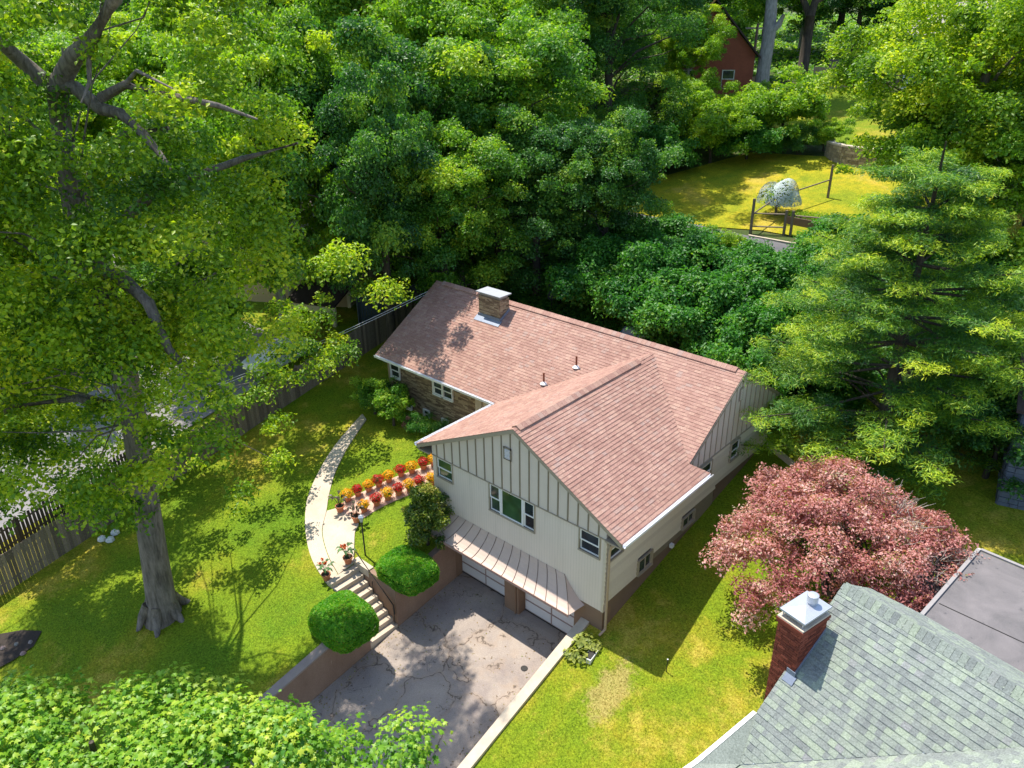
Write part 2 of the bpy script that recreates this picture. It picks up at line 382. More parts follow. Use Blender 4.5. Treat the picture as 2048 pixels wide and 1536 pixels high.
def place_tiles(tiles, name, mat, parent, mw=None, nobj=300):
    """nearest nobj tiles become objects of their own, the rest one joined part"""
    if not tiles: return
    key = lambda t: ((mw @ t[3] if mw else t[3])-Vector(CAM)).length
    tiles = sorted(tiles, key=key)
    for vv, ff, tnt, cc in tiles[:nobj]:
        me = bpy.data.meshes.new(name); me.from_pydata([tuple(Vector(q)-cc) for q in vv], [], ff); me.materials.append(mat)
        at = me.attributes.new('tint', 'FLOAT', 'FACE'); at.data.foreach_set('value', np.full(len(ff), tnt, np.float32))
        o = link(name, me, parent); o.location = cc
    rest = tiles[nobj:]
    if rest:
        v = []; f = []; tt = []
        for vv, ff, tnt, cc in rest:
            i = len(v); v += vv; f += [[i+k for k in q] for q in ff]; tt += [tnt]*len(ff)
        me = bpy.data.meshes.new(name+'s'); me.from_pydata(v, [], f); me.materials.append(mat)
        at = me.attributes.new('tint', 'FLOAT', 'FACE'); at.data.foreach_set('value', np.array(tt, np.float32))
        link(name+'s', me, parent, 'stuff')

# ---------------------------------------------------------------- terrain
def T(x, y):
    x = np.asarray(x, float); y = np.asarray(y, float)
    yy = np.where(y > 62, 62+(y-62)*.25, y)
    left = 2.0+.2*yy
    right = np.where(yy < 0, 1.62+.29*yy, 1.62+.2*yy)
    k = np.clip((x-1.0)/6.6, 0, 1)
    z = left*(1-k)+right*k
    far = np.clip((yy-12)/8, 0, 1)
    z = z*(1-far)+(1.85+.2*yy)*far
    low = np.clip((-14-y)/6, 0, 1)
    z = z*(1-low)+(np.maximum(z, -1.4)*0-1.4)*low
    return z
def Tz(x, y): return float(T(x, y))
WX0, WX1, DY0 = 1.05, 7.55, -18.0
def drive_z(y): return .14*min(y, 0) if y > -9 else -1.26
def grid_sheet(name, xs, ys, mat, keep, kind='structure', dz=0, jit=0):
    X, Y = np.meshgrid(xs, ys, indexing='ij'); Z = T(X, Y)+dz
    if jit: Z = Z+jit*(np.sin(X*1.7+Y*.6)*np.cos(Y*1.3-X*.4))
    nx, ny = len(xs), len(ys); V = np.stack([X, Y, Z], -1).reshape(-1, 3)
    f = []
    for i in range(nx-1):
        for j in range(ny-1):
            if keep((xs[i]+xs[i+1])/2, (ys[j]+ys[j+1])/2):
                a = i*ny+j; f.append((a, a+ny, a+ny+1, a+1))
    me = bpy.data.meshes.new(name); me.from_pydata(V.tolist(), [], f); me.materials.append(mat)
    me.polygons.foreach_set('use_smooth', [True]*len(me.polygons)); return link(name, me, None, kind)
def lines(marks, lo, hi, step):
    s = set(np.round(np.arange(lo, hi+step, step), 3))
    for q in marks:
        s = {v for v in s if abs(v-q) > step*.35}; s.add(q)
    return sorted(s)
W = 8.475; XL = -8.762; YF = 5.119; YB = 12.086
STX0, STY0, STY1 = -1.45, -4.62, -3.25
xs = lines([1.04, 7.56, 7.9, W-.05, XL+.05, -.02+.05, STX0], -34, 24, .5)
ys = lines([.42, YF+.05, YB-.05, STY0, STY1, .05], -20, 30, .5)
def keep_lawn(x, y):
    if 1.04 < x < 7.56 and y < .42: return False
    if STX0 < x < 1.04 and STY0 < y < STY1: return False
    if .03 < x < W-.05 and .05 < y < YB-.05: return False
    if XL+.05 < x < W-.05 and YF+.05 < y < YB-.05: return False
    return y < 19
tag(grid_sheet('lawn', xs, ys, M_lawn, keep_lawn, jit=.02), 'mown front and side lawn, sunlit yellow green with dry patches')
xs2 = lines([-34, 24], -150, 100, 4); ys2 = lines([19, 30], -60, 240, 4)
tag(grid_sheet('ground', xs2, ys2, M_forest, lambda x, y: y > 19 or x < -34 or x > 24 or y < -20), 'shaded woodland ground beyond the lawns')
# back lawns lie on the slope
def sheet(name, outline, mat, dz=.02, kind='structure', n=10, label=None):
    """drape a polygon (fan of strips between two polylines) on the terrain"""
    A, Bp = outline; v = []; f = []
    for (a, b) in zip(A, Bp):
        for k in range(n+1):
            x = a[0]+(b[0]-a[0])*k/n; y = a[1]+(b[1]-a[1])*k/n; v.append((x, y, Tz(x, y)+dz))
    for i in range(len(A)-1):
        for k in range(n):
            q = i*(n+1)+k; f.append((q, q+1, q+n+2, q+n+1))
    me = bpy.data.meshes.new(name); me.from_pydata(v, [], f); me.materials.append(mat)
    if label: pass
    o = link(name, me, None, kind)
    if label: o['label'] = label
    return o
sheet('back_lawn', ([(-12.5, 30.5), (-13, 37), (-9, 44), (-2, 45), (6, 44), (16, 42)], [(-6, 30), (-1.5, 31), (4, 31), (8, 30), (13, 28), (19, 27)]), M_lawn_dry, .06, label='sunny back lawn behind the ivy bank')
sheet('far_lawn', ([(-14, 61.5), (-11.5, 61.5), (-8, 61.5), (-3.5, 61.5)], [(-10, 46), (-6.5, 47), (-2, 47.5), (2, 48)]), M_lawn, .08, label='narrow upper lawn in front of the tan fence')
sheet('lane', ([(-14, 30.3), (-6, 30.2), (-1.3, 29.9), (3, 29.6), (9, 28.5)], [(-13, 26.5), (-6, 27.6), (-1.5, 27.8), (3, 27.2), (9, 26)]), M_road, .07, label='dark asphalt lane above the ivy bank')
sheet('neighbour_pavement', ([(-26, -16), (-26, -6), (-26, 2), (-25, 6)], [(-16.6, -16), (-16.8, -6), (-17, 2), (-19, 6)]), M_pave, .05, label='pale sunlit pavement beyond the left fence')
sheet('side_lane', ([(-60, -6), (-52, 2), (-46, 8)], [(-50, -12), (-44, -4), (-40, 2)]), M_pave, .05)

# driveway
mb = MB(); yy = [.45, .02, -1, -2, -3, -4, -5, -6, -7, -8, -9, -18]
me_x = [WX0+.02, 3, 5, 7.2, 7.53]
v = [(x, y, drive_z(y)) for y in yy for x in me_x]; f = []
for j in range(len(yy)-1):
    for i in range(len(me_x)-1):
        a = j*len(me_x)+i; f.append((a, a+len(me_x), a+len(me_x)+1, a+1))
me = bpy.data.meshes.new('driveway'); me.from_pydata(v, [], f); me.materials.append(M_asph)
tag(link('driveway', me, None, 'structure'), 'cracked asphalt driveway sunk between the walls')

# ---------------------------------------------------------------- path
def curve_pts(P, n=6):
    P = [Vector((p[0], p[1])) for p in P]; out = []
    for i in range(len(P)-1):
        p0, p1, p2, p3 = P[max(i-1, 0)], P[i], P[i+1], P[min(i+2, len(P)-1)]
        for k in range(n):
            t_ = k/n; out.append(.5*((2*p1)+(p2-p0)*t_+(2*p0-5*p1+4*p2-p3)*t_*t_+(-p0+3*p1-3*p2+p3)*t_**3))
    out.append(P[-1]); return [(p.x, p.y) for p in out]
def slab(name, A, B, mat, h=.045, parent=None, kind=None, nx=3):
    v = []; f = []; n = len(A)
    for (a, b) in zip(A, B):
        for k in range(nx+1):
            x = a[0]+(b[0]-a[0])*k/nx; y = a[1]+(b[1]-a[1])*k/nx; v.append((x, y, Tz(x, y)+h))
    for i in range(n-1):
        for k in range(nx):
            q = i*(nx+1)+k; f.append((q, q+1, q+nx+2, q+nx+1))
    base = len(v)
    edge = [i*(nx+1) for i in range(n)]; edge2 = [i*(nx+1)+nx for i in range(n)]
    ring = edge+edge2[::-1]
    for q in ring: x, y, z = v[q]; v.append((x, y, z-h-.1))
    m_ = len(ring)
    for k in range(m_): f.append((ring[k], base+k, base+(k+1) % m_, ring[(k+1) % m_]))
    me = bpy.data.meshes.new(name); me.from_pydata(v, [], f); me.materials.append(mat); return link(name, me, parent, kind)
LA = curve_pts([(-9.3, 3.5), (-8.95, 2.4), (-8.45, 1.1), (-7.72, -.25), (-6.68, -1.72), (-5.6, -2.72), (-4.3, -3.58), (-2.98, -4.2), (-1.5, -4.6)])
LB = curve_pts([(-8.72, 3.3), (-8.2, 2.2), (-7.58, 1.04), (-6.75, -.2), (-5.75, -1.3), (-4.95, -2.05), (-4.05, -2.95), (-2.7, -3.65), (-1.5, -4.05)])
path = slab('path', LA, LB, M_path, .05, None, 'structure'); tag(path, 'curved concrete garden path from the steps round to the shrubs')
AP_A = curve_pts([(-4.93, -2.03), (-4.03, -2.93), (-2.68, -3.63), (-1.48, -4.03)], 5)
AP_B = curve_pts([(-4.72, -1.72), (-3.19, -1.69), (-2.75, -2.2), (-1.48, -3.25)], 5)
tag(slab('path_apron', AP_A, AP_B, M_path, .055, None, 'structure'), 'rounded concrete apron at the head of the garden steps')
WA = curve_pts([(-4.75, -1.72), (-4.72, -.95), (-4.42, -.05), (-4.05, 1.0), (-3.55, 1.95), (-3.0, 3.0), (-2.3, 4.2), (-1.9, YF-.02)])
WB = curve_pts([(-3.19, -1.68), (-3.1, -1.0), (-2.95, -.35), (-2.62, .5), (-2.2, 1.4), (-1.7, 2.4), (-1.2, 3.6), (-.9, YF-.02)])
tag(slab('flower_walk', WA, WB, M_walk, .04, None, 'structure'), 'pink brick walk lined with flower pots')

# ---------------------------------------------------------------- garden steps and retaining walls
st = empty('garden_steps', (1.0, -3.95, -.55), 0, 'concrete garden steps descending between the two clipped hedges to the driveway', 'steps')
def ch(o, loc):  # helper: keep world coords for parts of a translated empty
    return o
def part(mb, name, mat, parent, kind=None, smooth=False):
    o = mb.build(name, mat, parent, kind, smooth)
    o.matrix_parent_inverse = parent.matrix_basis.inverted(); return o
ztop = Tz(-1.45, -3.9)+.05; zbot = drive_z(-3.95); nst = 9
for k in range(nst):
    x1 = 1.03-(k)*.275; x0 = 1.03-(k+1)*.275 if k < nst-1 else STX0
    zt_ = zbot+(ztop-zbot)*(k+1)/nst
    part(MB().box((x0, STY0+.01, zbot-.3), (x1, STY1-.01, zt_-.004)), 'step', M_path, st)
def wall_prism(xa, xb, ys_, zt_fn, zb_fn, mb=None):
    mb = mb or MB()
    for a, b in zip(ys_[:-1], ys_[1:]):
        mb.hexa([(xa, a, zb_fn(a)), (xb, a, zb_fn(a)), (xb, b, zb_fn(b)), (xa, b, zb_fn(b)), (xa, a, zt_fn(a)), (xb, a, zt_fn(a)), (xb, b, zt_fn(b)), (xa, b, zt_fn(b))])
    return mb
rwu = empty('retaining_wall', (.9, -1.6, -.3), 0, 'stained brown retaining wall between the garage corner and the garden steps', 'wall')
part(wall_prism(.78, 1.05, [-3.25, -1.6, -.01], lambda y: Tz(1, y)+.02, lambda y: drive_z(y)-.3), 'wall_face', M_retain, rwu)
part(MB().hexa([(STX0+.2, -3.24, .2), (.78, -3.24, -.8), (.78, -3.0, -.8), (STX0+.2, -3.0, .2), (STX0+.2, -3.24, Tz(-1, -3.2)+.06), (.78, -3.24, Tz(-1, -3.2)+.03), (.78, -3.0, Tz(-1, -3.2)+.03), (STX0+.2, -3.0, Tz(-1, -3.2)+.06)]), 'side_wall', M_retain, rwu)
part(MB().box((STX0-.1, -3.26, 1.1), (STX0+.9, -2.98, Tz(-1, -3.2)+.10)), 'side_cap', M_cap, rwu)
rwl = empty('retaining_wall', (.9, -8, -1.2), 0, 'low brown retaining wall with a grey cap left of the driveway, below the front hedge', 'wall')
yl = [-14, -11, -8, -6.3, -4.63]
part(wall_prism(.75, 1.05, yl, lambda y: Tz(1, y)+.02, lambda y: drive_z(y)-.3), 'wall_face', M_retain, rwl)
part(wall_prism(.71, 1.09, yl, lambda y: Tz(1, y)+.10, lambda y: Tz(1, y)+.022), 'wall_cap', simple('grey_cap', (.30, .235, .20), .15, 2), rwl)
part(MB().box((-1.25, -4.85, -.9), (.75, -4.63, Tz(0, -4.7)-.02)), 'side_wall', M_retain, rwl)
rwr = empty('retaining_wall', (7.75, -5, -.6), 0, 'pale concrete capped wall along the right edge of the driveway', 'wall')
yr_ = [-14, -9, -6, -3, -1.0, -.012]
part(wall_prism(7.55, 7.92, yr_, lambda y: 1.72+.285*y if y > -9 else 1.72-.285*9, lambda y: drive_z(y)-.3), 'wall_face', M_cap, rwr)
# handrail
hr = empty('handrail', (.95, -3.3, 0), 0, 'thin dark iron handrail leaning down the garden steps', 'handrail')
za, zb_ = Tz(-1, -3.2)+.15, .35
part(MB().tube([(-1.35, -3.32, za+.25), (-1.15, -3.33, za+.62), (.98, -3.33, .62), (1.02, -3.33, .2)], .022, 6), 'rail', M_dark, hr)
for x, z0 in ((-.25, .45), (.96, -.55)): part(MB().tube([(x, -3.33, z0), (x, -3.33, .62+(1.0-x)*.42)], .018, 6), 'post', M_dark, hr)

# ---------------------------------------------------------------- RANCH HOUSE
H = empty('ranch_house', (0, 0, 0), 0, 'cream split-level house with red-brown shingle roof and two garage doors', 'house')
ZE, ZR, XM = 5.84, 8.39, 4.50; O1, O2_ = .70, .70
ZM, YR, YE = 8.60, 8.93, 4.50
SM = (ZM-ZE)/(YR-YE)             # main slope
SWL = (ZR-ZE)/(XM+O1); SWR = (ZR-ZE)/(W+O2_-XM)
YBE = 2*YR-YE; XLr = XL-.25; XRr = W+.06; FO = -.17
zb = 5.58
def roofplane(name, pts, thick=.14):
    mb = MB(); mb.prism(pts, (0, 0, -thick)); return mb.build(name, M_trim, H)
YJ = YR-(ZM-ZR)/SM               # wing ridge meets main slope
# main roof slabs
roof = roofplane('roof', [(XLr, YE, ZE), (XRr, YE, ZE), (XRr, YR, ZM), (XLr, YR, ZM)])
rb = roofplane('roof', [(XLr, YR, ZM), (XRr, YR, ZM), (XRr, YBE, ZE), (XLr, YBE, ZE)])
rwL = roofplane('roof', [(-O1, FO, ZE), (XM, FO, ZR), (XM, YJ, ZR), (-O1, YE, ZE)])
Y9 = 5.52
rwR = roofplane('roof', [(XM, FO, ZR), (W+O2_, FO, ZE), (W+O2_, Y9, ZE), (W+.06, YR-(ZM-(ZR-SWR*(W+.06-XM)))/SM, ZR-SWR*(W+.06-XM)), (XM, YJ, ZR)])
# shingles
cv = lambda p: p
tiles = []
# main front slope: u along x, v up slope
def ccw(p):
    a = sum(p[i][0]*p[(i+1) % len(p)][1]-p[(i+1) % len(p)][0]*p[i][1] for i in range(len(p)))
    return p if a > 0 else p[::-1]
Ls = math.hypot(1, SM)
def mf(x, y): return (x, (y-YE)*Ls)
VLt = (-O1, YE); VT = (XM, YJ)
xr_ = W+.06; z11 = ZR-SWR*(xr_-XM); y11 = YR-(ZM-z11)/SM
regL = ccw([mf(XLr-.03, YE-.04), mf(-O1, YE-.04), mf(XM, YJ), mf(XM, YR), mf(XLr-.03, YR)])
regR = ccw([mf(XM, YR), mf(XM, YJ), mf(xr_+.02, y11), mf(xr_+.02, YR)])
COURSE = .145
tiles += tile_surface((0, YE, ZE+.004), (1, 0, 0), (0, 1, SM), [regL, regR], COURSE, .13, .30, .016, True)
# wing right slope: u along +y, v up toward -x
Lr = math.hypot(1, SWR)
def wr(x, y): return (y, (W+O2_-x)*Lr)
reg = ccw([wr(xr_, FO-.03), wr(xr_, y11), wr(XM, YJ), wr(XM, FO-.03)]); rege = ccw([wr(W+O2_+.03, FO-.03), wr(W+O2_+.03, Y9), wr(xr_, y11), wr(xr_, FO-.03)])
tiles += tile_surface((W+O2_, 0, ZE+.004), (0, 1, 0), (-1, 0, SWR), [reg, rege], COURSE, .13, .30, .022, True)
Ll = math.hypot(1, SWL)
def wl(x, y): return (-y, (x+O1)*Ll)
reg = ccw([wl(-O1-.03, FO-.03), wl(XM, FO-.03), wl(XM, YJ), wl(-O1-.03, YE)])
tiles += tile_surface((-O1, 0, ZE+.004), (0, -1, 0), (1, 0, SWL), [reg], COURSE, .13, .30, .014, True)
for t_ in tiles: pass
place_tiles(tiles, 'shingle', M_shingle, roof)
def mb2(x, y): return (-x, (YBE-y)*Ls)
tiles = tile_surface((0, YBE, ZE+.004), (-1, 0, 0), (0, -1, SM), [ccw([mb2(XLr, YBE), mb2(xr_, YBE), mb2(xr_, YR), mb2(XLr, YR)])], COURSE, .13, .30, .016, True)
place_tiles(tiles, 'shingle', M_shingle, rb, nobj=0)
# ridge vents (raised caps)
def ridge_cap(a, b, dirx, name='ridge_vent'):
    A, B = Vector(a), Vector(b); d = (B-A).normalized(); s_ = Vector((-d.y, d.x, 0)); mb = MB()
    n = int((B-A).length/.22)
    for k in range(n):
        p = A+d*(k*.22); q = A+d*((k+1)*.22-.006); j = random.uniform(0, .006); mb.tint = random.random()
        for sg in (1, -1):
            sl = SM if dirx else SWR
            e0 = p+s_*sg*.20+Vector((0, 0, .075-.20*sl)); e1 = q+s_*sg*.20+Vector((0, 0, .075-.20*sl)); up = Vector((0, 0, .085+j))
            mb.prism([p+up, q+up, e1+Vector((0, 0, .01)), e0+Vector((0, 0, .01))] if sg < 0 else [e0+Vector((0, 0, .01)), e1+Vector((0, 0, .01)), q+up, p+up], (0, 0, -.05))
    return mb.build(name, M_shingle, H)
ridge_cap((XLr+.5, YR, ZM), (W-.15, YR, ZM), True)
ridge_cap((XM, FO+.15, ZR), (XM, YJ-1.1, ZR), False)
# gutters and fascia
def gutter(a, b, out):
    A, B, o_ = Vector(a), Vector(b), Vector(out); mb = MB()
    prof = [(0, -.02), (0, -.13), (.11, -.13), (.13, -.01), (.115, -.01), (.10, -.115), (.012, -.115), (.012, -.02)]
    for i in range(len(prof)):
        p, q = prof[i], prof[(i+1) % len(prof)]
        mb.poly([A+o_*p[0]+Vector((0, 0, p[1])), B+o_*p[0]+Vector((0, 0, p[1])), B+o_*q[0]+Vector((0, 0, q[1])), A+o_*q[0]+Vector((0, 0, q[1]))])
    return mb.build('gutter', M_gutter, H)
gutter((XLr, YE-.03, ZE+.01), (-O1-.1, YE-.03, ZE+.01), (0, -1, 0))
gutter((W+O2_+.03, FO, ZE+.01), (W+O2_+.03, Y9, ZE+.01), (1, 0, 0))
gutter((-O1-.03, FO, ZE+.01), (-O1-.03, YE-.2, ZE+.01), (-1, 0, 0))
# rake boards on the front gable, both slopes
for (a, b) in (((-O1, ZE), (XM, ZR)), ((XM, ZR), (W+O2_, ZE))):
    mb = MB(); mb.prism([(a[0], FO-.02, a[1]-.012), (b[0], FO-.02, b[1]-.012), (b[0], FO-.02, b[1]-.17), (a[0], FO-.02, a[1]-.17)], (0, .03, 0)); mb.build('rake_board', M_trim, H)
# rake soffit corners
for x0, x1 in ((-O1, -.0), (W, W+O2_)):
    MB().box((x0+.02, FO+.02, ZE-.26), (x1-.02, YE-.1 if x0 < 0 else Y9-.02, ZE-.20)).build('soffit', M_trim, H)
for (ya, za, yb_, zb__) in ((y11+.06, z11, YR, ZM), (YR, ZM, YBE, ZE)):
    MB().prism([(xr_+.02, ya, za-.012), (xr_+.02, yb_, zb__-.012), (xr_+.02, yb_, zb__-.15), (xr_+.02, ya, za-.15)], (.025, 0, 0)).build('rake_board', M_trim, H)
# --- walls
WT = .22
fw = empty('wall', (0, 0, 0)); fw.parent = H; 
facade = MB()
X1, WW, ZT, ZB = .282, .82, 5.529, 4.676; C0, C1, ZBC = 3.133, 5.318, 4.366
AWT = 3.22
# front wall pieces around the windows
cols = [(0, X1), (X1, X1+WW), (X1+WW, C0), (C0, C1), (C1, W-X1-WW), (W-X1-WW, W-X1), (W-X1, W)]
facade_o = None
mb = MB()
for i, (a, b) in enumerate(cols):
    if i in (1, 5): mb.box((a, 0, 2.45), (b, WT, ZB)); mb.box((a, 0, ZT), (b, WT, zb))
    elif i == 3: mb.box((a, 0, 2.45), (b, WT, ZBC)); mb.box((a, 0, ZT), (b, WT, zb))
    else: mb.box((a, 0, 2.45), (b, WT, zb))
fwall = mb.build('wall', M_facade, H)
bpy.data.objects.remove(fw)
# garage level wall
D1, P1, P2, RD = 1.10, 3.785, 4.517, .41; D2b = 7.22
mb = MB(); mb.box((0, .0, -.1), (D1-.1, .5, 2.45)); mb.box((P1, 0, -.05), (P2, .5, 2.45)); mb.box((D2b, 0, -.1), (W-.026, .5, 2.45)); mb.box((D1-.1, .0, 2.12), (P1, .5, 2.45)); mb.box((P2, 0, 2.12), (D2b, .5, 2.45))
gw = mb.build('garage_wall', M_brown, H)
MB().tube([(P2-.12, -.05, 0.03), (P2-.12, -.05, 2.3)], .035, 8).build('downpipe', M_brown, gw)
# gable panels (board and batten)
def gz(x): return (ZE+(x+O1)*SWL if x < XM else ZR-(x-XM)*SWR)-.15
PB = .43; nb = int(W/PB)+1
gb = MB()
gb.prism([(0.002, .012, zb), (W-.002, .012, zb), (W-.002, .012, gz(W)), (XM, .012, gz(XM)), (0.002, .012, gz(0))], (0, .12, 0))
gab = gb.build('gable_wall', M_panel, H)
xb = .30; k = 0
bxs = []
while xb < W-.1:
    bxs.append(xb); xb += .436
prev = 0.0
for b_ in bxs+[W]:
    a_ = prev; pts = [(a_+.006, 0, zb+.004), (b_-.006, 0, zb+.004), (b_-.006, 0, gz(b_))]
    if a_ < XM < b_: pts.append((XM, 0, gz(XM)))
    pts.append((a_+.006, 0, gz(a_)))
    MB().prism(pts, (0, -.014, 0)).build('gable_board', M_panel, gab)
    prev = b_
for b_ in bxs:
    MB().box((b_-.022, -.014, zb), (b_+.022, -.046, gz(b_))).build('batten', M_batten, gab)
MB().box((0, -.02, zb-.035), (W, -.05, zb+.004)).build('band_board', M_trim, gab)
# louvre vent in the gable
def louvre(x, z, w_, h_, parent, axis='y', y0=-.055):
    v_ = MB(); e = .05
    if axis == 'y':
        v_.box((x, y0, z), (x+w_, y0-.03, z+e)); v_.box((x, y0, z+h_-e), (x+w_, y0-.03, z+h_)); v_.box((x, y0, z), (x+e, y0-.03, z+h_)); v_.box((x+w_-e, y0, z), (x+w_, y0-.03, z+h_))
        v_.box((x+e, y0+.02, z+e), (x+w_-e, y0+.03, z+h_-e)); o = v_.build('louvre_vent', M_batten, parent)
        for k in range(6):
            zz = z+e+(h_-2*e)*(k+.1)/6; MB().hexa([(x+e, y0+.01, zz), (x+w_-e, y0+.01, zz), (x+w_-e, y0+.01, zz+.03), (x+e, y0+.01, zz+.03), (x+e, y0-.03, zz-.03), (x+w_-e, y0-.03, zz-.03), (x+w_-e, y0-.03, zz), (x+e, y0-.03, zz)]).build('louvre', M_doorp, o)
    return o
louvre(3.93, 6.95, .36, .5, H)
# side walls: left wing wall, right gable/siding wall, brick wall, back
BX('wall', (0, WT, .5), (WT, YF, ZE-.2), M_cream, H)
BX('wall', (XL, YB-WT, 2), (W-.05, YB, ZE-.1), M_cream, H)
BX('wall', (XL, YF+.1, 2), (XL+WT, YB, ZE-.1), M_mortar, H)
MB().prism([(XL, YE+.3, ZE-.12), (XL, YBE-.3, ZE-.12), (XL, YR, ZM-.14)], (.2, 0, 0)).build('gable_wall', M_panel, H)
BX('floor_slab', (.3, .52, 2.4), (W-.3, YB-.3, 2.5), M_found, H)
# foundation on the right side
def fz(y): return 1.5+.2*y
MB().prism([(W-.03, 0.006, 1.0), (W-.03, YB, 3.2), (W-.03, YB, 4.4), (W-.03, 7.6, 4.2), (W-.03, 7.6, 3.4), (W-.03, .006, 2.9)], (-.2, 0, 0)).build('foundation', M_found, H)
# horizontal siding boards, right wall
def sb(y): return 2.52+.072*y if y < 7.55 else 3.86+.05*(y-7.55)
z = 2.45; BH = .2; k = 0
sidew = MB().box((W-.22, .22, 2.9), (W-.012, 7.52, zb)).box((W-.22, 7.523, 3.94), (W-.012, YB-.23, zb)).build('wall', M_batten, H)  # dark backing shows through the gaps as painted shadow under each board
win_r = [(.02+.02, .80, 4.9-.85, 4.93, 'up'), (2.02, 2.88, 2.88, 3.52, 'low'), (5.03, 5.88, 3.24, 3.72, 'low'), (6.0, 6.88, 5.0, 5.86, 'up'), (8.48, 9.16, 5.22, 6.08, 'up')]
win_r = [(.10, .86, 4.68, 5.5), (2.02, 2.88, 2.9, 3.5), (5.03, 5.88, 3.26, 3.7), (6.0, 6.88, 4.72, 5.52), (8.5, 9.16, 4.72, 5.52)]
ZBR = 5.62
while z < ZBR:
    z1 = min(z+BH, ZBR)
    y0 = max(0.0, ((z1-2.52)/.072-2 if False else 0))
    segs = [(-.02, YB+.02)] if z >= 3.95 else [(-.02, 7.55)]
    for (a, b) in segs:
        # follow the stepped bottom edge
        zlo = z
        cuts = [(a, b)]
        for (wy0, wy1, wz0, wz1) in win_r:
            if z+.02 < wz1 and z1-.02 > wz0:
                nc = []
                for (c_, d_) in cuts:
                    if wy1 <= c_ or wy0 >= d_: nc.append((c_, d_)); continue
                    if wy0 > c_: nc.append((c_, wy0))
                    if wy1 < d_: nc.append((wy1, d_))
                cuts = nc
        for (c_, d_) in cuts:
            if d_-c_ < .03: continue
            mb = MB(); mb.tint = random.random()
            za_, zb2 = (max(z, sb(c_)), max(z, sb(d_))) if b < 8 else (max(z, 3.95), max(z, 3.95))
            if z1-za_ < .02 and z1-zb2 < .02: continue
            zb2 = min(zb2, z1-.004); za_ = min(za_, z1-.004); ztop_ = z1-.016
            mb.hexa([(W-.01, c_, za_), (W+.045, c_, za_), (W+.045, d_, zb2), (W-.01, d_, zb2), (W-.01, c_, ztop_), (W+.004, c_, ztop_), (W+.004, d_, ztop_), (W-.01, d_, ztop_)])
            if z1-max(za_, zb2) > .03: mb.build('siding_board', M_siding, sidew)
    z += BH
# right gable with boards & battens
def gzr(y): return (ZM-(YR-y)*SM if y < YR else ZM-(y-YR)*SM)-.13
gr_ = MB(); yl0 = YR-(ZM-.13-ZBR)/SM
gr_.prism([(W-.012, yl0, ZBR), (W-.012, 2*YR-yl0, ZBR), (W-.012, YR, ZM-.13)], (-.18, 0, 0)); gabr = gr_.build('gable_wall', M_panel, H)
yb_ = [yl0]; q = 5.0
while q < 2*YR-yl0:
    if q > yl0+.1: yb_.append(q)
    q += .436
yb_.append(2*YR-yl0)
for a_, b_ in zip(yb_[:-1], yb_[1:]):
    pts = [(W-.01, a_+.006, ZBR+.004), (W-.01, b_-.006, ZBR+.004)]
    if gzr(b_-.006) > ZBR+.02: pts.append((W-.01, b_-.006, gzr(b_-.006)))
    if a_ < YR < b_: pts.append((W-.01, YR, gzr(YR)))
    if gzr(a_+.006) > ZBR+.02: pts.append((W-.01, a_+.006, gzr(a_+.006)))
    if len(pts) >= 3: MB().prism(pts, (.02, 0, 0)).build('gable_board', M_panel, gabr)
for b_ in yb_[1:-1]:
    MB().box((W+.01, b_-.02, ZBR), (W+.036, b_+.02, gzr(b_))).build('batten', M_trim, gabr)
MB().box((W+.008, yl0-.5, ZBR-.03), (W+.05, YB+.02, ZBR+.006)).build('band_board', M_trim, gabr)
lv = MB(); lv.box((W+.037, 8.72, 7.35), (W+.06, 9.0, 7.92)); lvo = lv.build('louvre_vent', M_trim, gabr)
for k in range(6): BX('louvre', (W+.061, 8.76, 7.40+k*.08), (W+.07, 8.96, 7.45+k*.08), M_panel, lvo)
